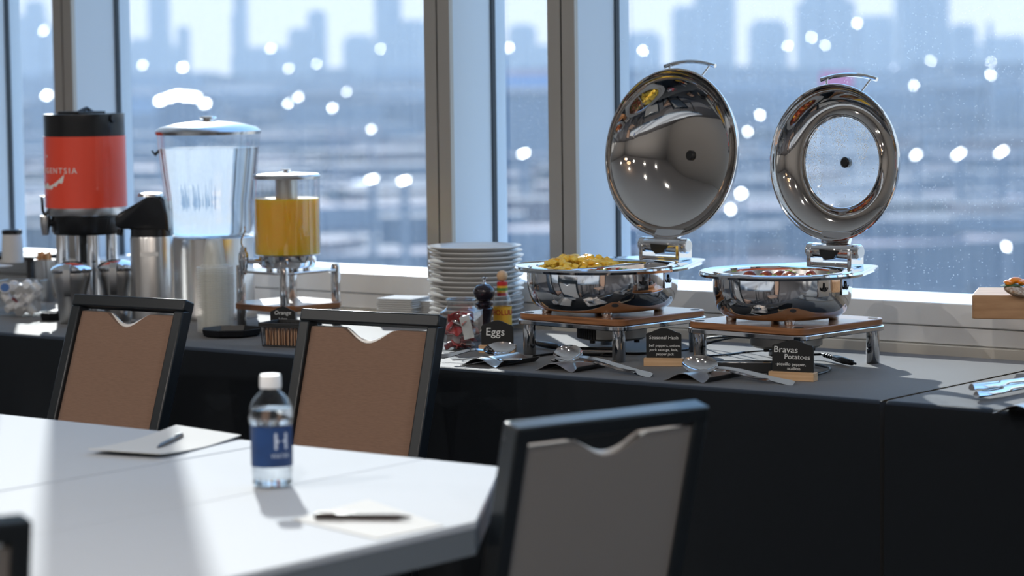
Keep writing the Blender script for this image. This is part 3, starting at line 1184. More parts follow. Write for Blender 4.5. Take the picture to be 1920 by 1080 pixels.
# ------------------------------------------------------------------ plates, napkins
pc = at(894, 618)
ps = mpp(pc)
rp_ = 88 * ps
prof = [(0, .004), (.55, .004), (.60, .003), (.62, 0), (.66, 0), (.70, .004), (.80, .011), (.97, .0185), (1.0, .021), (1.0, .0235), (.97, .0240), (.80, .0155), (.66, .008), (0, .007)]
pm = None
NP = 17
for i in range(NP):
    if pm is None:
        o = MB().lathe([(r * rp_, z) for r, z in prof], 72).build('dinner_plate', CERAMIC)
        pm = o
    else:
        o = pm.copy()
        col.objects.link(o)
    o.location = pc + Vector((.004 * math.sin(i * 1.9), .003 * math.sin(i * 2.7), i * .01335))
    o.rotation_euler = (0, 0, i)
    lb = 'white dinner plate inside the tall stack beside the pepper mill'
    if i == NP - 1:
        lb = 'white dinner plate on top of the tall stack'
    if i == 0:
        lb = 'white dinner plate at the very bottom of the tall stack'
    tag(o, lb, 'plate', 'white dinner plates in the tall stack')

for k, (px, py, n_, rz, lb) in enumerate(((757, 607, 26, R(12), 'thick pile of white paper napkins in the sun behind the chair'), (818, 605, 24, R(4), 'pile of white paper napkins in the shade next to the plates'))):
    p = at(px, py)
    o = empty('napkin_pile', p, rz, lb, 'napkins', 'piles of paper napkins')
    for j in range(n_ // 2):
        t_ = rnd.uniform(-.002, .002)
        h = .0060 if k == 0 else .0057
        MB().prism(rrect(.058 if k == 0 else .040, .058, .006, 3, t_, rnd.uniform(-.002, .002)), j * h, j * h + h * .8).build('napkin', PAPER, o, bevel=.0015)

# ------------------------------------------------------------------ glass jar with red packets
p = at(866, 655)
s = mpp(p)
jar = empty('glass_jar', p, R(20), 'square glass jar of red packets beside the pepper mill', 'jar')
hw_ = .046
JG = thin_glass('jar_glass', (0.92, 0.94, 0.95), 0.12, edge=1.0)
mb = MB()
lv = [(0, hw_ * .96), (.004, hw_), (.098, hw_), (.106, hw_ * .94), (.112, hw_ * .80), (.116, hw_ * .78), (.130, hw_ * .80), (.1305, hw_ * .86), (.134, hw_ * .86)]
vs, fs = [], []
base_poly = None
for (z, h_) in lv:
    pl = rrect(h_, h_, h_ * (.22 if z < .1 else .9), 6)
    vs += [(x, y, z) for x, y in pl]
    nn = len(pl)
for j in range(len(lv) - 1):
    fs += [(j * nn + q, j * nn + (q + 1) % nn, (j + 1) * nn + (q + 1) % nn, (j + 1) * nn + q) for q in range(nn)]
fs.append(tuple(range(nn)))
mb.add(vs, fs)
mb.build('jar_wall', JG, jar)
MB().tube([(hw_ * .84 * math.cos(2 * PI * q / 40), hw_ * .84 * math.sin(2 * PI * q / 40), .131) for q in range(41)], .0022, 8, caps=False).build('jar_rim', JG, jar)
MB().tube([(x, y, .101) for x, y in rrect(hw_, hw_, .01, 5)] + [(hw_, hw_ - .01, .101)], .0012, 6, caps=False).build('shoulder_edge', JG, jar)
PK = [mat('red_packet', (0.42, 0.03, 0.03), 0.3), mat('pink_packet', (0.55, 0.22, 0.2), 0.35), mat('silver_packet', (0.55, 0.53, 0.52), 0.3, 0.4), mat('dark_red_packet', (0.16, 0.02, 0.02), 0.3)]
for i in range(44):
    q = rnd.random
    o = MB()
    L_, W_ = .017, .013
    o.grid(6, 5, lambda u, v: ((u - .5) * 2 * L_, (v - .5) * 2 * W_, .005 * math.sin(PI * u) * math.sin(PI * v) + .002 * math.sin(9 * u + i)), thick=.003)
    o = o.build('candy_packet', PK[[0, 0, 1, 3, 0, 2][i % 6]])
    layer = i // 9
    v = Vector((rnd.uniform(-.029, .029), rnd.uniform(-.029, .029), .015 + layer * .0175 + rnd.uniform(-.003, .003)))
    v.rotate(Matrix.Rotation(R(20), 3, 'Z'))
    o.location = p + v
    o.rotation_euler = (rnd.uniform(-.9, .9), rnd.uniform(-.7, .7), rnd.uniform(0, 6))
    tag(o, 'small red or silver packet tumbled inside the glass jar', 'packet', 'packets inside the glass jar')
mb = MB()
mb.grid(6, 8, lambda u, v: ((u - .5) * .028, .002 * math.sin(5 * v), (v - .5) * .058), thick=.001)
o = mb.build('white_packet', PAPER)
v = Vector((.028, -.040, .062))
v.rotate(Matrix.Rotation(R(20), 3, 'Z'))
o.location = p + v
o.rotation_euler = (R(-4), R(-14), R(20))
tag(o, 'tall white paper packet standing against the jar wall', 'packet')

# ------------------------------------------------------------------ pepper mill and sauce bottle
p = at(909, 640)
s = mpp(p)
o = empty('pepper_mill', p, 0, 'dark pepper mill between the glass jar and the sauce bottle', 'pepper mill')
u = s
MILL = mat('dark_mill_wood', (0.018, 0.014, 0.02), 0.12, coat=.5)
MB().lathe([(0, 0), (20 * u, 0), (21 * u, 3 * u), (19 * u, 14 * u), (13 * u, 30 * u), (12 * u, 42 * u), (15 * u, 52 * u), (17 * u, 62 * u), (13 * u, 66 * u), (17 * u, 69 * u), (17 * u, 72 * u), (12 * u, 75 * u), (0, 75 * u)], 48).build('mill_body', MILL, o)
MB().lathe([(0, 75 * u), (11 * u, 76 * u), (17 * u, 82 * u), (20.5 * u, 90 * u), (20 * u, 98 * u), (15 * u, 105 * u), (9 * u, 108 * u), (0, 108 * u)], 48).build('mill_head', MILL, o)
MB().lathe([(0, 108 * u), (5 * u, 108 * u), (2.8 * u, 111 * u), (2.8 * u, 117 * u), (6 * u, 119 * u), (6 * u, 121 * u), (0, 122 * u)], 24).build('knob', CHROME, o)

p = at(943, 636)
o = empty('sauce_bottle', p, R(30), 'hot sauce bottle with a round wooden cap', 'bottle')
u = mpp(p)
MB().lathe([(0, .5 * u), (15 * u, .5 * u), (16.5 * u, 3 * u), (17 * u, 70 * u), (15 * u, 79 * u), (10.5 * u, 87 * u), (9.5 * u, 106 * u), (9.5 * u, 108 * u)], 40).build('bottle_wall', JG, o)
MB().lathe([(0, 2 * u), (14.5 * u, 2 * u), (15.5 * u, 4 * u), (15.5 * u, 58 * u), (0, 58 * u)], 40).build('sauce', mat('hot_sauce', (0.62, 0.20, 0.015), 0.3), o)
lbm = mat('yellow_label', (0.80, 0.45, 0.04), 0.5)
MB().lathe([(17.4 * u, 14 * u), (17.4 * u, 62 * u)], 48).build('label', lbm, o)
MB().lathe([(0, 108 * u), (9.9 * u, 108 * u), (9.9 * u, 82 * u)], 32).build('neck_seal', mat('red_label', (0.60, 0.03, 0.03), 0.4), o)
MB().lathe([(10.2 * u, 88 * u), (10.2 * u, 101 * u)], 32).build('neck_band', lbm, o)
MB().lathe([(10.35 * u, 92 * u), (10.35 * u, 97 * u)], 32).build('neck_stripe', mat('green_band', (0.12, 0.3, 0.06), 0.5), o)
MB().lathe([(0, 108 * u)] + [(10.3 * u * math.sin(PI * q / 14), (119 - 10.6 * math.cos(PI * q / 14)) * u) for q in range(2, 14)] + [(0, 129.6 * u)], 32).build('wooden_cap', PINE, o)
RT = mat('red_print', (0.5, 0.03, 0.02), .5)
rr = 17.7 * u
text_part('CHOLULA', 13.5 * u, RT, o, lambda a, b, c: ((rr + c) * math.sin(a / rr), -(rr + c) * math.cos(a / rr), b + 51 * u), bold=.0003)
MB().tube([(rr * math.sin(a / 10), -rr * math.cos(a / 10), (30 + 6 * math.sin(a * 1.3)) * u) for a in range(-5, 6)], .0012, 5).build('label_figure', BLACKMAT, o)

# ------------------------------------------------------------------ cables and plugs
def cable(pts, r, name, label, mt=BLACKPL):
    P_ = [at(x, y, TZ + z) for x, y, z in pts]
    # smooth
    out = []
    n = len(P_)
    for i in range(n - 1):
        a, b, c, d = P_[max(i - 1, 0)], P_[i], P_[i + 1], P_[min(i + 2, n - 1)]
        for k in range(8):
            t = k / 8
            out.append(.5 * ((2 * b) + (c - a) * t + (2 * a - 5 * b + 4 * c - d) * t * t + (3 * b - a - 3 * c + d) * t ** 3))
    out.append(P_[-1])
    return tag(MB().tube(out, r, 8).build(name, mt), label, 'cable')


def plug(a, b, za, zb, label):
    A, B = at(*a, TZ + za), at(*b, TZ + zb)
    o = empty('power_plug', A, 0, label, 'plug')
    d = B - A
    mb = MB()
    pts = [d * t for t in (0, .08, .1, .35, .6, .62, .8, 1)]
    mb.tube(pts, [.003, .003, .007, .009, .008, .0055, .0045, .003], 12)
    mb.build('plug_body', BLACKPL, o)
    mb = MB()
    for k in range(4):
        q = d * (.66 + .07 * k)
        mb.tube([q, q + d * .03], .0062, 10)
    mb.build('strain_relief', BLACKPL, o)
    return o


plug((1002, 643), (1075, 655), .010, .012, 'black plug lying under the riser with the eggs')
cable([(1075, 655, .012), (1105, 660, .004), (1130, 667, .003), (1155, 668, .003)], .003, 'black_cable', 'short black cord trailing from the plug under the eggs')
cable([(1000, 668, .003), (1060, 661, .003), (1130, 660, .003), (1200, 663, .003), (1290, 655, .003), (1340, 640, .02), (1400, 628, .05)], .0032, 'black_cable', 'long black cord running between the two risers')
cable([(1295, 640, .004), (1330, 634, .03), (1370, 631, .045), (1420, 634, .05)], .0035, 'black_cable', 'black cord arching up to the smooth warming unit')
cable([(1320, 668, .003), (1360, 665, .003), (1400, 660, .003), (1450, 656, .02)], .0025, 'black_cable', 'thin black cord in the sun behind the big spoon')
plug((1604, 682), (1540, 664), .010, .014, 'shiny black plug lying under the riser with the potatoes')
cable([(1540, 664, .014), (1500, 668, .010), (1440, 690, .004)], .0032, 'black_cable', 'black cord passing behind the sign reading Bravas Potatoes')
cable([(1440, 700, .003), (1500, 706, .003), (1545, 698, .004), (1556, 690, .006), (1530, 684, .004)], .0032, 'black_cable', 'black cord looping out beside the sign reading Bravas Potatoes')
p = at(1392, 697)
o = empty('power_adapter', p, R(30), 'flat black power adapter behind the big spoon handle', 'power adapter')
MB().prism(rrect(.073, .03, .006, 3), 0, .024).build('adapter_case', BLACKMAT, o, bevel=.002)
MB().prism(rrect(.071, .004, .002, 3, 0, -.024), .0242, .0262).build('metal_edge', CHROME, o)
o.scale = (1, 1, 1)
p = at(1105, 668)
o = empty('power_adapter', p, R(30), 'round dark adapter lying behind the spoon at the ribbed warmer', 'power adapter')
MB().tube([(-.075, 0, .012), (-.06, 0, .012), (.06, 0, .012)], .0118, 16).build('adapter_case', DARKSTEEL, o)
MB().tube([(-.082, 0, .012), (-.066, 0, .012)], .0124, 16).build('end_cap', BLACKPL, o)

# ------------------------------------------------------------------ juice dispenser and its stand
cj = on(wxy(-.641, 7.62))
uj = mpp(cj)
ZB = .069
o = empty('juice_stand', cj, R(-7), 'two-level steel and wood stand carrying the orange juice dispenser', 'stand')
hl_ = .096
for x in (-1, 1):
    for y in (-1, 1):
        MB().lathe([(0, 0), (.0125, 0), (.0135, .002), (.0135, .172), (.012, .176), (0, .176)], 28).build('leg', CHROME, o).location = (x * hl_, y * hl_, 0)


def oct_(h, c):
    return [(h, -h + c), (h, h - c), (h - c, h), (-h + c, h), (-h, h - c), (-h, -h + c), (-h + c, -h), (h - c, -h)]


MB().prism(oct_(.128, .045), ZB - .017, ZB).build('wooden_shelf', BOARD, o, bevel=.002)
MB().prism(oct_(.118, .040), .156, .163).build('metal_top', CHROME, o, bevel=.002)
J = empty('juice_dispenser', cj + Vector((0, 0, .163)), 0, 'clear dispenser of orange juice with a steel tap', 'drink dispenser')
Rj = 62 * uj
J0 = .006
MB().lathe([(0, J0), (.80 * Rj, J0), (.84 * Rj, J0 + .006), (.86 * Rj, J0 + .034), (0, J0 + .034)], 64).build('base_ring', CHROME, J)
for a in (20, 110, 200, 290):
    MB().lathe([(0, 0), (.010, 0), (.010, J0 + .001)], 16).build('foot', CHROME, J).location = (.6 * Rj * math.cos(R(a)), .6 * Rj * math.sin(R(a)), 0)
zt = J0 + .034
hgl = 145 * uj
MB().lathe([(0, zt + .001), (Rj * .97, zt + .001), (Rj, zt + .004), (Rj, zt + hgl)], 72).build('container', CLEAR, J)
MB().lathe([(0, zt + .004), (Rj * .955, zt + .004), (Rj * .97, zt + .006), (Rj * .97, zt + 106 * uj), (0, zt + 106 * uj)], 72).build('orange_juice', JUICE, J)
MB().lathe([(0, zt + 100 * uj), (21 * uj, zt + 100 * uj), (21 * uj, zt + hgl)], 40).build('ice_tube', STEEL, J)
MB().lathe([(0, zt + hgl + .002), (Rj * 1.02, zt + hgl - .003), (Rj * 1.03, zt + hgl + .004), (Rj * .98, zt + hgl + .010), (Rj * .5, zt + hgl + .013), (0, zt + hgl + .014)], 64).build('lid', STEEL, J)
MB().lathe([(0, zt + hgl + .013), (.010, zt + hgl + .013), (.007, zt + hgl + .018), (.016, zt + hgl + .021), (.016, zt + hgl + .024), (0, zt + hgl + .025)], 28).build('lid_knob', CHROME, J)


def tap(parent, root, direction, length, size, zc, handle_up, name='tap'):
    """direction: unit vector away from the vessel; root: where the pipe leaves"""
    d = Vector(direction).normalized()
    A = Vector(root)
    B = A + d * length
    mb = MB()
    mb.tube([A, A + d * .004], size * .9, 16)
    mb.tube([A, A + d * .25 * length, B], size * .55, 14)
    mb.tube([A + d * length * .45, A + d * length * .6], size * .72, 14)
    t = mb.build(name, CHROME, parent)
    mb = MB()
    mb.lathe([(0, .030 * 1), (size * .8, .030), (size * 1.1, .022), (size * 1.15, .004), (size * .9, -.018), (size * .6, -.036), (size * .5, -.036), (0, -.030)], 24, M=Matrix.Translation(B))
    mb.build('valve', CHROME, t)
    mb = MB()
    side = Vector((0, 0, 1)).cross(d)
    mb.lathe([(0, .044), (size * .7, .042), (size * .7, .030)], 20, M=Matrix.Translation(B))
    pts = [B + Vector((0, 0, .040))] + [B + d * (-.006 * math.sin(PI * q * 1.8)) * -1 + Vector((0, 0, .040 + handle_up * q)) for q in [i / 8 for i in range(1, 9)]]
    mb.tube(pts, [.0035] + [.0032 - .0012 * i / 8 for i in range(8)], 8)
    mb.build('tap_lever', CHROME, t)
    return t


ldir = -r0 * 0.97 - f0 * 0.25
tap(J, ldir.normalized() * Rj * .84 + Vector((0, 0, J0 + .018)), ldir, .048, .013, 0, .062)

# ------------------------------------------------------------------ water dispenser
cw = on(wxy(*(lambda p: (p.dot(r0), p.dot(f0)))(at(398, 594))))
uw = mpp(cw)
o = empty('water_dispenser', cw, 0, 'tall clear fluted water dispenser on a steel base', 'drink dispenser')
rb = 80 * uw
MB().lathe([(0, 0), (rb * 1.05, 0), (rb * 1.06, .012), (rb * 1.02, .028), (rb, .034), (rb, 150 * uw), (rb * .97, 152 * uw), (0, 152 * uw)], 80).build('steel_base', STEEL, o)


def flute(a):
    return 1.02 - .055 * (1 - abs(math.cos(4 * a + .5))) ** 1.5


zb_ = 153 * uw
pj = [(0, zb_), (76 * uw, zb_), (79 * uw, zb_ + 6 * uw), (80 * uw, zb_ + 60 * uw), (88 * uw, zb_ + 120 * uw), (93 * uw, zb_ + 170 * uw), (94 * uw, zb_ + 195 * uw)]
mb = MB().lathe(pj, 128, rfun=flute)
WJ = thin_glass('fluted_plastic', (0.96, 0.98, 0.99), 0.08, edge=0.9)
mb.build('container', WJ, o, angle=60)
mb = MB().lathe([(0, zb_ + 3 * uw), (73 * uw, zb_ + 3 * uw), (76 * uw, zb_ + 8 * uw), (77 * uw, zb_ + 60 * uw), (85 * uw, zb_ + 120 * uw), (90 * uw, zb_ + 164 * uw), (0, zb_ + 164 * uw)], 128, rfun=flute)
mb.build('water', WATER, o, angle=60)
zl_ = zb_ + 195 * uw
MB().lathe([(95 * uw, zl_ - 6 * uw), (98 * uw, zl_ - 6 * uw), (99 * uw, zl_), (90 * uw, zl_ + 7 * uw), (60 * uw, zl_ + 14 * uw), (25 * uw, zl_ + 18 * uw), (0, zl_ + 19 * uw)], 80).build('lid', mat('satin_lid', (0.62, 0.6, 0.58), 0.2, 1), o)
MB().lathe([(0, zl_ + 17 * uw), (10 * uw, zl_ + 18 * uw), (9 * uw, zl_ + 21 * uw), (17 * uw, zl_ + 24 * uw), (15 * uw, zl_ + 27 * uw), (0, zl_ + 28 * uw)], 32).build('lid_knob', CHROME, o)
ld2 = (-r0 * 0.94 - f0 * 0.34)
tap(o, ld2.normalized() * 76 * uw + Vector((0, 0, zb_ + 13 * uw)), ld2, .032, .012, 0, .055)
MB().tube([Vector((0, 0, zb_ + 162 * uw)) - r0 * 90 * uw, Vector((0, 0, zb_ + 152 * uw)) - r0 * 100 * uw, Vector((0, 0, zb_ + 160 * uw)) - r0 * 106 * uw], [.004, .006, .003], 8).build('side_grip', BLACKPL, o)

# ------------------------------------------------------------------ plastic cups, upside down and nested
p = at(405, 621)
u = mpp(p)
cup = None
for i in range(37):
    if cup is None:
        a_, b_ = 35 * u, 22 * u
        hh = 88 * u
        cup = MB().lathe([(a_ * .98, .0005), (a_, .0012), (a_, .0030), (a_ * .97, .0036), (29 * u, .0042), (26 * u, 6 * u), (22 * u, 8 * u), (18.5 * u, 30 * u), (15.5 * u, 52 * u), (14 * u, 54 * u), (0, 54 * u)], 40).build('plastic_cup', FROST)
        o = cup
    else:
        o = cup.copy()
        col.objects.link(o)
    o.location = p + Vector((rnd.uniform(-.0006, .0006), rnd.uniform(-.0006, .0006), i * 3.3 * u))
    lb = 'clear plastic cup nested upside down in the stack beside the juice tap'
    if i == 36:
        lb = 'clear plastic cup on top of the nested stack beside the juice tap'
    tag(o, lb, 'cup', 'nested plastic cups')

# ------------------------------------------------------------------ black tray and wire basket
p = at(435, 630)
o = empty('black_tray', p, R(20), 'shallow black eight-sided tray before the cup stack', 'tray')
q = rrect
mb = MB()
tp = [(0, 0), (.070, 0), (.080, .006), (.084, .022), (.082, .022), (.077, .008), (.068, .004), (0, .004)]
mb.lathe([(r * 1.04, z) for r, z in tp], 8)
mb.build('tray_body', BLACKPL, o, angle=20)
p = at(545, 648)
o = empty('wire_basket', p, R(12), 'black wire basket of brown packets half hidden by the chair', 'basket')
bw_, bd_, bh_ = .060, .045, .062
mb = MB()
top = [(-bw_ - .006, -bd_ - .006, bh_), (bw_ + .006, -bd_ - .006, bh_), (bw_ + .006, bd_ + .006, bh_), (-bw_ - .006, bd_ + .006, bh_), (-bw_ - .006, -bd_ - .006, bh_)]
for dz in (0, -.004, -.008):
    mb.tube([(x, y, z + dz) for x, y, z in top], .0026, 6)
mb.build('rim', BLACKMAT, o)
mb = MB()
for i in range(11):
    t_ = -1 + 2 * i / 10
    for sy in (-1, 1):
        mb.tube([(t_ * bw_ * 1.06, sy * (bd_ + .005), bh_), (t_ * bw_, sy * bd_, .002)], .0011, 5)
for i in range(9):
    t_ = -1 + 2 * i / 8
    for sx_ in (-1, 1):
        mb.tube([(sx_ * (bw_ + .005), t_ * bd_, bh_), (sx_ * bw_, t_ * bd_, .002)], .0011, 5)
mb.tube([(-bw_, -bd_, .0025), (bw_, -bd_, .0025), (bw_, bd_, .0025), (-bw_, bd_, .0025), (-bw_, -bd_, .0025)], .002, 6)
mb.build('wire_side', BLACKMAT, o)
for i in range(12):
    o2 = MB().box((-.0025, -.038, 0), (.0025, .038, .048)).build('sugar_packet', mat('kraft_packet', (0.50, 0.30, 0.19), .7), bevel=.001)
    v = Vector((-.052 + i * .0095, 0, .004))
    v.rotate(Matrix.Rotation(R(12), 3, 'Z'))
    o2.location = p + v
    o2.rotation_euler = (0, R(2 * math.sin(i)), R(12))
    tag(o2, 'brown packet standing inside the black wire basket', 'packet', 'brown packets in the wire basket')

# ------------------------------------------------------------------ coffee dispenser
pcf = at(167, 588)
u = mpp(pcf)
o = empty('coffee_dispenser', pcf, 0, 'red coffee dispenser with white lettering on a tripod stand', 'drink dispenser')
rc = 76 * u
MB().lathe([(0, 0), (rc * .95, 0), (rc * .97, 6 * u), (0, 6 * u)], 64).build('stand_base', BLACKPL, o)
for a in (60, 150, 240, 330):
    mb = MB()
    mb.tube([(.62 * rc * math.cos(R(a)), .62 * rc * math.sin(R(a)), 5 * u), (.62 * rc * math.cos(R(a)), .62 * rc * math.sin(R(a)), 160 * u)], 12 * u, 20)
    mb.build('leg', CHROME, o)
MB().tube([(0, 0, 5 * u), (0, 0, 160 * u)], 15 * u, 20).build('leg', BLACKPL, o)
MB().lathe([(0, 150 * u), (rc * .80, 150 * u), (rc * .86, 156 * u), (rc * .88, 186 * u), (0, 186 * u)], 64).build('collar', BLACKPL, o)
MB().lathe([(0, 186 * u), (rc * .95, 186 * u), (rc * .97, 189 * u), (rc * .97, 203 * u), (0, 203 * u)], 72).build('steel_band', STEEL, o)
MB().lathe([(rc * .9, 201 * u), (rc, 201 * u), (rc, 333 * u), (rc * .9, 333 * u)], 96).build('red_body', RED, o)
MB().lathe([(0, 333 * u), (rc * .985, 333 * u), (rc * .985, 358 * u), (rc * .99, 371 * u), (rc * .985, 374 * u), (0, 376 * u)], 72).build('top_section', BLACKPL, o)
mb = MB()
mb.box((-.30 * rc, -rc * .6, 374 * u), (.45 * rc, rc * .3, 379 * u))
mb.tube([(0, -.2 * rc, 376 * u), (0, .1 * rc, 384 * u), (0, .3 * rc, 376 * u)], 4 * u, 8)
mb.build('lid_latch', BLACKPL, o, bevel=.002)
# lever of the lid at the side
side = (r0 * .75 - f0 * .55).normalized()
Mb_ = Matrix.Translation(side * rc * .98 + Vector((0, 0, 366 * u))) @ side.to_track_quat('Z', 'Y').to_matrix().to_4x4()
MB().lathe([(0, 0), (9 * u, 0), (9 * u, 5 * u), (0, 6 * u)], 24, M=Mb_).build('pivot', BLACKPL, o)
# lettering round the drum: the part facing the window-side wall is turned away
ang0 = math.atan2(-f0.y, -f0.x)        # towards the camera


def wrap(a0, z0, lift=.0006):
    def f(a, b, c):
        # reading direction runs to the viewer's right: angle grows anticlockwise seen from above
        an = a0 + a / rc
        return ((rc + lift + c) * math.cos(an), (rc + lift + c) * math.sin(an), z0 + b)
    return f


text_part('INTELLIGENTSIA', 15 * u, WHITE, o, wrap(ang0 - R(57), 270 * u), spacing=1.35, bold=.0001)
for sg in (-1, 1):
    mb = MB()
    vs, fs = [], []
    n = 14
    for i in range(n + 1):
        t_ = i / n
        x = sg * (5 + 42 * t_) * u
        ztp = (-4 + 22 * t_ ** 1.7) * u
        zbt = (-12 + 18 * t_ ** 1.1 + 2.2 * math.sin(t_ * 20)) * u if i < n else ztp - 1 * u
        f_ = wrap(ang0 - R(57), 246 * u)
        vs += [f_(x, ztp, 0), f_(x, min(zbt, ztp - .5 * u), 0)]
    for i in range(n):
        fs.append((2 * i, 2 * i + 1, 2 * i + 3, 2 * i + 2))
    mb.add(vs, fs)
    mb.build('wing_emblem', WHITE, o)
mb = MB()
f_ = wrap(ang0 - R(57), 242 * u)
pts = [(6 * math.cos(q), 6 * math.sin(q)) for q in [2 * PI * i / 16 for i in range(16)]]
mb.add([f_(x * u, z * u, 0) for x, z in pts], [tuple(range(16))])
star = []
for i in range(10):
    q = 2 * PI * i / 10 + PI / 2
    r_ = 4 if i % 2 == 0 else 1.7
    star.append(wrap(ang0 - R(57), 297 * u)(r_ * u * math.cos(q), r_ * u * math.sin(q), 0))
mb.add(star, [tuple(range(10))])
mb.build('star_emblem', WHITE, o)
# faucet towards the viewer's left
fd = (-r0 * 0.93 - f0 * 0.36).normalized()
tp_ = MB()
A = fd * rc * .80 + Vector((0, 0, 172 * u))
tp_.tube([A, A + fd * 16 * u + Vector((0, 0, 2 * u))], 7 * u, 14)
fc = tp_.build('faucet', BLACKPL, o)
B = A + fd * 17 * u
MB().lathe([(0, 14 * u), (9 * u, 14 * u), (10 * u, 8 * u), (9 * u, -4 * u), (6 * u, -22 * u), (0, -22 * u)], 24, M=Matrix.Translation(B)).build('spout', STEEL, fc)
mb = MB()
q = [B + Vector((0, 0, 14 * u)), B + fd * 4 * u + Vector((0, 0, 24 * u)), B + fd * 5 * u + Vector((0, 0, 50 * u)), B - fd * 8 * u + Vector((0, 0, 50 * u)), B - fd * 6 * u + Vector((0, 0, 24 * u)), B + Vector((0, 0, 14 * u))]
mb.tube(q, 2.8 * u, 8)
mb.build('faucet_handle', BLACKPL, fc)
MB().tube([(0, 0, 151 * u) - f0 * rc * .5, (0, 0, 128 * u) - f0 * rc * .5] if False else [Vector((0, 0, 152 * u)) - f0 * rc * .5, Vector((0, 0, 134 * u)) - f0 * rc * .5], 5 * u, 12).build('drain_nozzle', BLACKPL, o)


# ------------------------------------------------------------------ two steel pitchers
def pitcher(px, py, label):
    p = at(px, py)
    u = mpp(p)
    o = empty('creamer_pitcher', p, 0, label, 'pitcher', 'steel pitchers in front of the coffee dispenser')
    MB().lathe([(0, 0), (23 * u, 0), (24 * u, 3 * u), (26 * u, 30 * u), (30 * u, 60 * u), (36 * u, 82 * u), (37 * u, 100 * u), (35 * u, 104 * u), (0, 104 * u)], 48).build('pitcher_body', STEEL, o)
    MB().lathe([(37.5 * u, 96 * u), (39 * u, 99 * u), (39 * u, 102 * u), (35 * u, 106 * u), (26 * u, 112 * u), (12 * u, 116 * u), (0, 117 * u)], 48).build('pitcher_lid', CHROME, o)
    h = -f0
    mb = MB()
    v = lambda a, z: h * a * u + Vector((0, 0, z * u))
    pts = [v(30, 110), v(44, 114), v(53, 104), v(54, 84), v(50, 62), v(46, 54)]
    vs, fs = [], []
    for i, q in enumerate(pts):
        w_ = 6.5 * u
        for sx_, dy in ((-1, 0), (1, 0), (1, 3 * u), (-1, 3 * u)):
            vs.append(q + r0 * sx_ * w_ + h * dy)
    for i in range(len(pts) - 1):
        for k in range(4):
            k2 = (k + 1) % 4
            fs.append((i * 4 + k, i * 4 + k2, i * 4 + 4 + k2, i * 4 + 4 + k))
    fs += [(0, 1, 2, 3), tuple(len(pts) * 4 - 4 + q for q in (3, 2, 1, 0))]
    mb.add(vs, fs)
    mb.build('pitcher_handle', STEEL, o, bevel=.001)
    return o


pitcher(136, 606, 'steel pitcher with a flap handle nearest the creamer box')
pitcher(222, 602, 'steel pitcher with a flap handle beside the airpot')

# ------------------------------------------------------------------ airpot
p = at(288, 606)
u = mpp(p)
o = empty('airpot', p, 0, 'steel airpot with a black pump head behind the chair', 'airpot')
MB().lathe([(0, 0), (42 * u, 0), (43 * u, 6 * u), (40 * u, 10 * u), (40 * u, 160 * u), (38 * u, 166 * u), (0, 166 * u)], 56).build('steel_body', STEEL, o)
MB().lathe([(0, 164 * u), (39 * u, 164 * u), (38 * u, 178 * u), (0, 180 * u)], 56).build('neck', BLACKPL, o)
mb = MB()
hp_ = [(-66, 184), (-66, 200), (-58, 208), (-14, 232), (-4, 238), (20, 239), (28, 234), (34, 200), (36, 174), (-34, 174), (-40, 178), (-54, 178), (-60, 180)]
for (k0, k1, wd) in ((0, 1, 26),):
    vs = []
    nn = len(hp_)
    for yy in (-wd, -wd * .8, wd * .8, wd):
        q_ = 1.0 if abs(yy) < wd * .9 else .88
        for (x, z) in hp_:
            taper = .55 if x < -30 else 1.0
            vs.append(r0 * (x * q_ + (1 - q_) * -10) * u + f0 * yy * taper * u + Vector((0, 0, ((z - 206) * q_ + 206) * u)))
    fs = [tuple(range(nn)), tuple(3 * nn + k for k in range(nn))[::-1]]
    for j_ in range(3):
        fs += [(j_ * nn + k, j_ * nn + (k + 1) % nn, (j_ + 1) * nn + (k + 1) % nn, (j_ + 1) * nn + k) for k in range(nn)]
    mb.add(vs, fs)
mb.build('pump_head', BLACKPL, o, angle=40, bevel=.002)
MB().lathe([(0, 238 * u), (24 * u, 238 * u), (22 * u, 244 * u), (0, 246 * u)], 32).build('pump_button', STEEL, o)
MB().tube([-r0 * 58 * u + Vector((0, 0, 178 * u)), -r0 * 60 * u + Vector((0, 0, 166 * u))], 6 * u, 12).build('spout', BLACKPL, o)
rA = 40.3 * u
MB().add([(rA * math.cos(a), rA * math.sin(a), z * u) for z in (128, 136) for a in [ang0 - R(25) + R(50) * i / 8 for i in range(9)]],
         [(i, i + 1, i + 10, i + 9) for i in range(8)]).build('label_strip', WHITE, o)

# ------------------------------------------------------------------ left end: riser, cups, creamers, stirrers
pr_ = at(10, 556)
o = empty('black_riser', Vector((pr_.x, pr_.y, TZ)), R(15), 'low black shelf at the far end holding the paper cup', 'riser')
MB().box((-.22, -.09, .128), (.17, .09, .14)).build('shelf', BLACKMAT, o, bevel=.002)
for x in (-.20, .15):
    MB().box((x - .008, -.085, 0), (x + .008, .085, .128)).build('support', BLACKMAT, o, smooth=False)
p = at(24, 493, TZ + .14)
u = mpp(p)
o = empty('paper_cup', p, 0, 'white takeaway cup with a dark rim on the black shelf', 'cup', )
MB().lathe([(0, .001), (19 * u, 0), (20.5 * u, 2 * u), (19.5 * u, 30 * u), (18 * u, 52 * u), (17.5 * u, 54 * u), (0, 54 * u)], 40).build('cup_body', PAPER, o)
MB().lathe([(17 * u, 54 * u), (19 * u, 54.5 * u), (19 * u, 61 * u), (17 * u, 62.5 * u), (0, 61 * u)], 40).build('cup_lid', BLACKPL, o)
p = at(-4, 503, TZ + .14)
o = MB().lathe([(0, 0), (.03, 0), (.045, .006), (.046, .008), (.03, .003), (0, .003)], 40).build('saucer', CERAMIC)
o.location = p
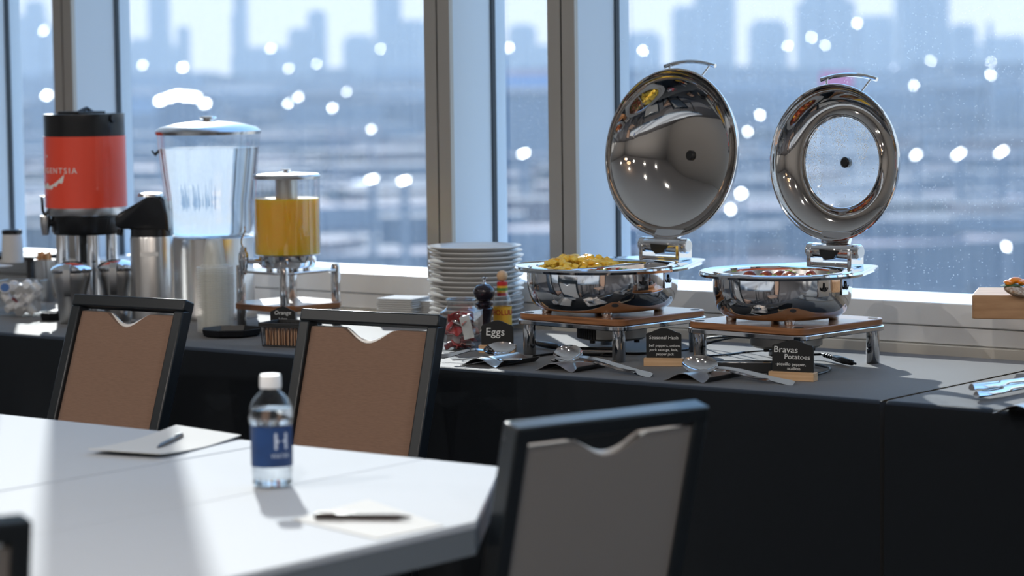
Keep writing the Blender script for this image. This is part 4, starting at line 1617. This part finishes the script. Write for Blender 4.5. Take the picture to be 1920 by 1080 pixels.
tag(o, 'pale saucer on the black shelf next to the white cup', 'saucer')
p = at(86, 566)
u = mpp(p)
o = empty('stirrer_holder', p, 0, 'steel cup of wooden stirrers beside the creamer box', 'holder')
MB().lathe([(0, 0), (17 * u, 0), (18 * u, 3 * u), (20 * u, 80 * u), (18.5 * u, 80 * u), (16 * u, 4 * u), (0, 4 * u)], 36).build('holder_cup', STEEL, o)
for i in range(16):
    a, r_ = i * 2.4, 13.5 * u * math.sqrt((i + .5) / 16)
    st = MB().box((-3 * u, -.8 * u, 5 * u), (3 * u, .8 * u, 90 * u + 5 * u * math.sin(i * 3))).build('wooden_stirrer', mat('stirrer_wood', (0.62, 0.33, 0.14), .6))
    st.location = p + Vector((r_ * math.cos(a), r_ * math.sin(a), 0))
    st.rotation_euler = (0, 0, i * 1.1)
    tag(st, 'flat wooden stirrer standing in the steel cup', 'stirrer', 'wooden stirrers in the steel cup')
p = at(42, 592)
u = mpp(p)
o = empty('creamer_box', p, R(25), 'clear box full of small creamer cups', 'container')
mb = MB()
bx_ = 40 * u
pl0, pl1 = rrect(bx_ * .92, bx_ * .8, .012), rrect(bx_, bx_ * .86, .012)
nn = len(pl0)
mb.add([(x, y, .001) for x, y in pl0] + [(x, y, 66 * u) for x, y in pl1], [tuple(range(nn))] + [(q, (q + 1) % nn, nn + (q + 1) % nn, nn + q) for q in range(nn)])
mb.build('box_wall', CLEAR, o)
MB().tube([(x, y, 66 * u) for x, y in pl1] + [(pl1[0][0], pl1[0][1], 66 * u)], .0018, 6, caps=False).build('box_rim', CLEAR, o)
cm = [mat('creamer_white', (0.80, 0.77, 0.76), .4), mat('creamer_blue', (0.08, 0.20, 0.50), .4), mat('creamer_red', (0.7, 0.12, 0.12), .4)]
for i in range(18):
    lay = i // 6
    k = i % 6
    v = Vector(((-1 + k % 3) * 22 * u + rnd.uniform(-5, 5) * u, (-.5 + k // 3) * 30 * u + rnd.uniform(-4, 4) * u, (12 + lay * 20 + rnd.uniform(-2, 5)) * u))
    v.rotate(Matrix.Rotation(R(25), 3, 'Z'))
    ob = MB()
    ob.lathe([(0, -9 * u), (7 * u, -9 * u), (9.5 * u, 7 * u), (11 * u, 7.5 * u), (11 * u, 9 * u), (0, 9.2 * u)], 24, 0)
    ob.lathe([(0, 9.3 * u), (8 * u, 9.3 * u), (8.5 * u, 9.25 * u)], 24, 1)
    ob = ob.build('creamer_cup', [cm[0], cm[0] if i % 3 else cm[1 + (i // 3) % 2]])
    ob.location = p + v
    ob.rotation_euler = (rnd.uniform(.6, 2.4), 0, rnd.uniform(0, 6))
    tag(ob, 'small white creamer cup heaped in the clear box', 'creamer cup', 'creamer cups in the clear box')
p = at(100, 600)
o = empty('black_tray', p, R(30), 'low black tray with a pale top beside the creamer box', 'tray')
MB().lathe([(0, 0), (.036, 0), (.040, .010), (.042, .024), (.038, .024), (.036, .012), (0, .010)], 8).build('tray_body', BLACKPL, o, angle=20)
p = at(52, 618)
for i, (dx, dy) in enumerate(((0, 0),)):
    pass

# ------------------------------------------------------------------ right end: wooden block, toast, tongs
zb = TZ + .125
pA = at(1822, 598, zb)
o = empty('serving_block', pA, R(24), 'thick pale wooden serving block raised at the frame edge', 'serving board')
ub = mpp(pA)
mb = MB()
mb.prism(rrect(.22, .11, .012, 4, .22, .11), 0, 45 * ub)
mb.build('wooden_slab', wood('oak_block', (0.55, 0.33, 0.18), (0.40, 0.22, 0.11), 0.5, (3, 30, 30)), o, bevel=.002)
bo = empty('block_stand', Vector((pA.x, pA.y, TZ)), R(24), 'steel stand carrying the wooden serving block', 'riser')
mb = MB()
mb.tube([(.30, .05, 0), (.30, .05, .125)], .010, 16)
mb.build('leg', CHROME, bo)
for q in ((.40, .05), (.30, .18), (.40, .18)):
    MB().tube([(q[0], q[1], 0), (q[0], q[1], .125)], .010, 16).build('leg', CHROME, bo)
MB().box((.24, .02, .1205), (.43, .21, .1248)).build('top_plate', CHROME, bo, smooth=False)
pT = at(1872, 556, zb + 45 * ub)
for i in range(3):
    o = empty('open_sandwich', pT + r0 * (.05 + .075 * i) * 1.0 + f0 * (.03 + .03 * i), R(40 + 20 * i),
              ['small toast with orange slices at the end of the wooden block', 'second toast along the wooden block', 'third toast along the wooden block'][i], 'toast', 'toasts on the wooden block')
    mb = MB()
    blob(mb, (0, 0, .010), (.045, .03, .012), rnd, 0, 3, .06)
    mb.build('bread', mat('bread_crust', (0.35, 0.20, 0.11), .8, noise=.7, nscale=120, color2=(0.75, .62, .48), bump=.6, bscale=200), o)
    mb = MB()
    mb.grid(8, 6, lambda u_, v_: (-.04 + .05 * u_, -.02 + .03 * v_, .024 + .004 * math.sin(PI * u_) * math.sin(PI * v_)), thick=.001)
    mb.build('green_leaf', mat('leaf', (0.06, 0.13, 0.04), .5), o)
    mb = MB()
    for j in range(4):
        blob(mb, (-.02 + .018 * j, .004 * (j % 2), .030 + .005 * (j % 2)), (.020, .012, .007), rnd, 0, 2, .1)
    mb.build('orange_slices', mat('orange_flesh', (0.95, 0.28, 0.02), .3), o)
a, b = at(1826, 752), at(1990, 722)
o = empty('serving_tongs', a, math.atan2((b - a).y, (b - a).x), 'steel tongs on the second table at the frame edge', 'tongs')
L_ = (b - a).length
for sg in (-1, 1):
    n = 16
    vs, fs = [], []
    for i in range(n + 1):
        t_ = i / n
        wy = (.016 if t_ < .3 else .011) * (1 if i else .5)
        zc_ = .012 + (.016 if sg > 0 else 0) * (1 - .6 * t_)
        for k in range(10):
            q = 2 * PI * k / 10
            vs.append((t_ * L_, sg * .006 * (1 - t_) + wy * math.cos(q), zc_ + .0055 * math.sin(q) + (.006 * (1 - abs(math.cos(q))) if math.sin(q) > 0 else 0)))
    for i in range(n):
        for k in range(10):
            k2 = (k + 1) % 10
            fs.append((i * 10 + k, i * 10 + k2, i * 10 + 10 + k2, i * 10 + 10 + k))
    fs += [tuple(range(10)), tuple(n * 10 + k for k in range(10))]
    MB().add(vs, fs).build('tong_arm', CHROME, o)
rest(1945, 771, 'wavy steel rest under the tongs on the second table')

# ------------------------------------------------------------------ on the conference table
p = at(511, 912)
u = mpp(p)
o = empty('water_bottle', p, YAW, 'clear water bottle with a dark blue label on the sunlit table', 'bottle')
BW = thin_glass('bottle_plastic', (0.95, 0.97, 0.98), 0.07, edge=0.9)
MB().lathe([(0, 3 * u), (14 * u, 3 * u), (22 * u, 0.3 * u), (34 * u, 2 * u), (38 * u, 8 * u), (37 * u, 18 * u), (38.5 * u, 30 * u), (38.5 * u, 40 * u), (38.5 * u, 116 * u), (41.5 * u, 122 * u), (42.5 * u, 135 * u),
             (40 * u, 150 * u), (33 * u, 165 * u), (23 * u, 176 * u), (17 * u, 182 * u), (16 * u, 186 * u), (16 * u, 200 * u)], 64).build('bottle_wall', BW, o)
MB().lathe([(0, 5 * u), (32 * u, 4 * u), (36 * u, 9 * u), (36 * u, 116 * u), (39.5 * u, 124 * u), (40 * u, 134 * u), (38 * u, 148 * u), (0, 148 * u)], 64).build('water', WATER, o)
MB().lathe([(39.2 * u, 41 * u), (39.2 * u, 117 * u)], 64).build('label', mat('navy_label', (0.010, 0.03, 0.10), .35, noise=.6, nscale=14, color2=(0.012, 0.05, 0.17)), o)
MB().lathe([(19.5 * u, 186 * u), (20.5 * u, 188 * u), (20 * u, 208 * u), (18 * u, 211 * u), (0, 211.5 * u)], 40).build('cap', mat('white_cap', (0.82, 0.82, 0.82), .35), o)
rl_ = 39.6 * u
wl = lambda a0: (lambda a, b, c: ((rl_ + c) * math.sin(a0 + a / rl_), -(rl_ + c) * math.cos(a0 + a / rl_), b))
WP = mat('pale_print', (0.55, 0.62, 0.75), .5)
text_part('H', 44 * u, WP, o, lambda a, b, c: wl(R(32))(a, b + 88 * u, c), bold=.0003)
text_part('WATER', 11 * u, WP, o, lambda a, b, c: wl(R(30))(a, b + 62 * u, c))


def sheet(corners, name, label, z=.0, curl=None, n=14, thick=.0015, cat='notepad'):
    C = [at(x, y) for x, y in corners]
    o = empty(name, C[0], 0, label, cat)

    def fn(u_, v_):
        q = C[0] * (1 - u_) * (1 - v_) + C[1] * u_ * (1 - v_) + C[2] * u_ * v_ + C[3] * (1 - u_) * v_
        dz = z + (curl(u_, v_) if curl else 0)
        return (q.x - C[0].x, q.y - C[0].y, dz + thick + .0003)
    MB().grid(n, n, fn, thick=thick).build('paper_sheet', PAPER, o)
    return o


sheet([(165, 853), (330, 803), (452, 822), (300, 862)], 'notepad', 'curled white notepad sheet near the far table edge',
      curl=lambda u_, v_: .014 * max(0, u_ - .55) ** 1.2 + .010 * (1 - u_) ** 3 * 1.0)
sheet([(548, 975), (690, 938), (832, 987), (707, 1012)], 'notepad', 'white notepad under the dark pen at the near table edge')


def pen(a, b, r, z, label):
    A, B = at(*a), at(*b)
    o = empty('pen', A + Vector((0, 0, z + r)), 0, label, 'pen')
    d = B - A
    PM = mat('pen_barrel', (0.03, 0.022, 0.022), .3)
    MB().tube([(0, 0, 0), d * .02, d * .45], [r * .8, r, r], 12).build('pen_body', PM, o)
    MB().tube([d * .45, d * .85, d * .97, d], [r * 1.02, r, r * .4, r * .15], 12).build('pen_grip', PM, o)
    MB().tube([d * .03 + Vector((0, 0, r)), d * .28 + Vector((0, 0, r * 1.4))], r * .25, 6).build('clip', STEEL, o)
    return o


pen((590, 976), (772, 978), .0052, .002, 'dark pen lying on the notepad right of the water bottle')
pen((341, 822), (295, 846), .0050, .002, 'dark pen on the curled notepad left of the water bottle')

# ------------------------------------------------------------------ the city outside
GZ = -40.0
GROUND = mat('city_ground', (0.022, 0.042, 0.075), 0.9, noise=0.5, nscale=.02)
struct(MB().add([tuple(f0 * 150 - r0 * 3000 + Vector((0, 0, GZ))), tuple(f0 * 150 + r0 * 3000 + Vector((0, 0, GZ))), tuple(f0 * 9000 + r0 * 9000 + Vector((0, 0, GZ))), tuple(f0 * 9000 - r0 * 9000 + Vector((0, 0, GZ)))], [(0, 1, 2, 3)]), 'ground', GROUND)
CB = [mat('far_facade_haze_blue', (0.20, 0.26, 0.34), .8), mat('far_facade_haze_grey', (0.16, 0.20, 0.26), .8), mat('mid_facade', (0.08, 0.12, 0.18), .8),  # aerial haze put into the facade colours: bluish, and paler for the far blocks
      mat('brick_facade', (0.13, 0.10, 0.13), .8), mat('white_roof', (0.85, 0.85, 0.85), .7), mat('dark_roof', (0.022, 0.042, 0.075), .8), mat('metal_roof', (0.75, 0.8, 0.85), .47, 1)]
rnd = random.Random(21)


def block(mb, px, D, wm, dm, h, yaw, mi, roof):
    c = f0 * D + r0 * ((px - 960) / F * D)
    M_ = Matrix.Translation((c.x, c.y, GZ)) @ Matrix.Rotation(YAW + yaw, 4, 'Z')
    x, y = wm / 2, dm
    vs = [(-x, 0, 0), (x, 0, 0), (x, y, 0), (-x, y, 0), (-x, 0, h), (x, 0, h), (x, y, h), (-x, y, h)]
    mb.add(vs, [(0, 1, 5, 4), (1, 2, 6, 5), (2, 3, 7, 6), (3, 0, 4, 7)], mi, M_)
    mb.add(vs, [(4, 5, 6, 7)], roof, M_)


mb = MB()
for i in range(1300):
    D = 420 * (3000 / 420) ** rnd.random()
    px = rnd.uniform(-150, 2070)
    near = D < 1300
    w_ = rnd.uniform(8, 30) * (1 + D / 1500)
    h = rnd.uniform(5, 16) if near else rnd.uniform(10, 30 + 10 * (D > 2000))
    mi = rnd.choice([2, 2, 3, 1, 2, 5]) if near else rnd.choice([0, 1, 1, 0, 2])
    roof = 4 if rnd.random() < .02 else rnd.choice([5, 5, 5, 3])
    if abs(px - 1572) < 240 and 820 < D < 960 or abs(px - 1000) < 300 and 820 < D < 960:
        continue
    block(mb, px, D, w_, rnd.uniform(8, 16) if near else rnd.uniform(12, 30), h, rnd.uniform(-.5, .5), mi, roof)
# tilted metal roofs that throw the sun back as glints
for (px, y, wp, hp) in ((95, 178, 22, 10), (92, 58, 8, 10), (275, 122, 10, 8), (350, 126, 16, 10), (308, 188, 34, 12), (324, 182, 34, 12), (340, 178, 40, 14), (356, 180, 40, 14), (372, 182, 30, 12), (390, 194, 26, 10), (515, 92, 12, 6), (548, 128, 8, 8),
                       (565, 182, 10, 8), (628, 202, 12, 8), (545, 194, 8, 8), (700, 335, 40, 5), (760, 338, 50, 5), (655, 172, 8, 6), (1405, 246, 9, 9), (1392, 362, 24, 14), (1372, 392, 14, 20), (1428, 215, 10, 10),
                       (1480, 86, 9, 7), (1525, 70, 9, 8), (1550, 84, 8, 7), (1610, 44, 12, 7), (1680, 128, 10, 8), (1716, 160, 8, 8), (1748, 114, 8, 7), (1862, 118, 9, 16), (1860, 140, 8, 10), (1720, 290, 30, 5),
                       (1800, 288, 60, 5), (1880, 284, 50, 5), (1890, 462, 10, 20), (985, 287, 40, 4), (960, 90, 14, 6), (1210, 95, 12, 8), (600, 120, 8, 6), (700, 242, 10, 7), (720, 92, 10, 5)):
    yh = 120 - .0125 * (px - 960)
    D = 2300 if y - yh < 30 else F * (8 if y - yh < 100 else 18) / (y - yh)
    zc = EYE.z - (y - yh) / F * D
    sc_ = D / F
    wm, dm = wp * sc_, hp * sc_ / math.sin(R(12.5))
    dm = min(dm * .55, D * .006)
    wm = min(wm * .36, D * .0032)
    c = f0 * D + r0 * ((px - 960) / F * D)
    pos = Vector((c.x, c.y, zc))
    nrm = ((EYE - pos).normalized() - sd).normalized()      # the roof slope that mirrors the sun this way
    xr = (r0 - nrm * r0.dot(nrm)).normalized()
    M_ = Matrix.Translation(pos) @ Matrix((xr, nrm.cross(xr).normalized(), nrm)).transposed().to_4x4()
    mb.add([(-wm / 2, -dm / 2, 0), (wm / 2, -dm / 2, 0), (wm / 2, dm / 2, 0), (-wm / 2, dm / 2, 0)], [(0, 1, 2, 3)], 6, M_)
    q_ = [M_ @ Vector(v) for v in ((-wm / 2, -dm / 2, -.3), (wm / 2, -dm / 2, -.3), (wm / 2, dm / 2, -.3), (-wm / 2, dm / 2, -.3))]
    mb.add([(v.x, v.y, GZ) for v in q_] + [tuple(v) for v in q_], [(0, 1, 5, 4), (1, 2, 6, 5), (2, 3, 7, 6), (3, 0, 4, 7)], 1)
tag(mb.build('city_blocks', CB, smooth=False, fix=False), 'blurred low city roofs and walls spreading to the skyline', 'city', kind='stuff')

TW = [(45, 130, 30, 3000, 'wide hazy block low behind the leftmost window pane'),
      (76, 34, 2, 2900, 'thin hazy tower in the leftmost pane'),
      (307, 36, -60, 2800, 'tall hazy tower above the lid of the water dispenser'),
      (352, 22, 50, 2900, 'short stubby tower right of the tall one over the water dispenser'),
      (290, 90, 72, 3000, 'broad hazy block around the foot of the tall tower'),
      (460, 26, -60, 2800, 'slim tall tower above the juice dispenser, widened at one side'),
      (450, 14, 26, 2680, 'narrow annex against the slim tall tower'),
      (602, 34, 20, 2700, 'square tower halfway across the big pane'),
      (568, 40, 53, 2750, 'lower block beside the square tower'),
      (500, 110, 88, 3000, 'long low hazy block under the slim tall tower'),
      (680, 60, 66, 2900, 'block with a flat top near the middle mullion'),
      (735, 50, -20, 2600, 'tall dim tower next to the middle mullion'),
      (780, 60, 38, 2800, 'dim tower touching the middle mullion'),
      (985, 52, 46, 2700, 'flat-topped block in the narrow pane'),
      (1000, 110, 84, 3000, 'broad haze-blue block behind the narrow pane'),
      (1210, 70, 60, 2900, 'low block beside the solid dome lid'),
      (1290, 50, 12, 2600, 'stepped tower behind the handle of the solid lid'),
      (1345, 75, -40, 2500, 'massive tower rising behind the solid lid'),
      (1445, 66, 38, 2700, 'rounded block between the two lids'),
      (1552, 110, -12, 2500, 'wide tower behind the lid with the glass window'),
      (1645, 80, 30, 2800, 'low block between the two massive towers'),
      (1732, 92, -60, 2400, 'huge tower near the right of the big pane'),
      (1808, 50, 45, 2700, 'stepped block right of the huge tower'),
      (1858, 10, 42, 2700, 'needle-like mast among the low blocks'),
      (1885, 90, 68, 2900, 'low hazy block at the frame edge')]
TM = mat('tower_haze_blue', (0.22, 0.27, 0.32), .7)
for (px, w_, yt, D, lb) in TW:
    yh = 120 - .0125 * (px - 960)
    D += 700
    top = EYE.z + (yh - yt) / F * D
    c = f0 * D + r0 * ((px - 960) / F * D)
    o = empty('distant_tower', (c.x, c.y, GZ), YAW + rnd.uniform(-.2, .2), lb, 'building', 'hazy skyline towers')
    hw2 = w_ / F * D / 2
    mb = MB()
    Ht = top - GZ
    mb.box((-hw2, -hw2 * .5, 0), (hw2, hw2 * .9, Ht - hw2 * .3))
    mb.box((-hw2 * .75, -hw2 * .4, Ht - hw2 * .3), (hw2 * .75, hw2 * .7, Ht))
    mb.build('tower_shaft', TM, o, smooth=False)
# a pink sign board and a striped banner on roofs
for (px, y0, y1, wpx, D, cs, nm, lb, ct) in ((1572, 135, 165, 60, 900, [(0.80, 0.04, 0.26)], 'rooftop_sign', 'blurred pink sign on a roof behind the windowed lid handle', 'sign'),
                                   (1000, 130, 172, 90, 900, [(0.55, 0.40, 0.45), (0.20, 0.38, 0.66), (0.5, 0.46, 0.5)], 'rooftop_banner', 'blurred red and blue banner in the narrow pane', 'sign')):
    c = f0 * D + r0 * ((px - 960) / F * D)
    yh = 120 - .0125 * (px - 960)
    o = empty(nm, (c.x, c.y, GZ), YAW, lb, ct)
    za, zb2 = EYE.z - (y1 - yh) / F * D - GZ, EYE.z - (y0 - yh) / F * D - GZ
    hw2 = wpx / F * D / 2
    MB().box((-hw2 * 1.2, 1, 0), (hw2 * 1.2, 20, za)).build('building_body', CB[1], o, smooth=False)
    for j, cc in enumerate(cs):
        z1_, z0_ = zb2 - (zb2 - za) * j / len(cs), zb2 - (zb2 - za) * (j + 1) / len(cs)
        MB().box((-hw2, 0, z0_), (hw2, .5, z1_)).build('board_stripe', mat('stripe_%s_%d' % (nm, j), cc, .6), o, smooth=False)
# haze over the city: a real, even volume of thin mist
hz = bpy.data.materials.new('city_haze')
hz.use_nodes = True
t = hz.node_tree
t.nodes.clear()
vo = t.nodes.new('ShaderNodeOutputMaterial')
vs_ = t.nodes.new('ShaderNodeVolumeScatter')
vs_.inputs['Color'].default_value = (0.80, 0.90, 1.0, 1)
vs_.inputs['Density'].default_value = 0.00018
vs_.inputs['Anisotropy'].default_value = 0.0
t.links.new(vs_.outputs[0], vo.inputs['Volume'])
mb = MB()
q = [f0 * 160 - r0 * 900, f0 * 160 + r0 * 900, f0 * 5000 + r0 * 2500, f0 * 5000 - r0 * 2500]
mb.add([(a.x, a.y, GZ - 1) for a in q] + [(a.x, a.y, 230) for a in q], [(0, 3, 2, 1), (4, 5, 6, 7), (0, 1, 5, 4), (1, 2, 6, 5), (2, 3, 7, 6), (3, 0, 4, 7)])
tag(mb.build('haze', hz, smooth=False), 'thin blue haze lying over the whole city', 'haze', kind='stuff')
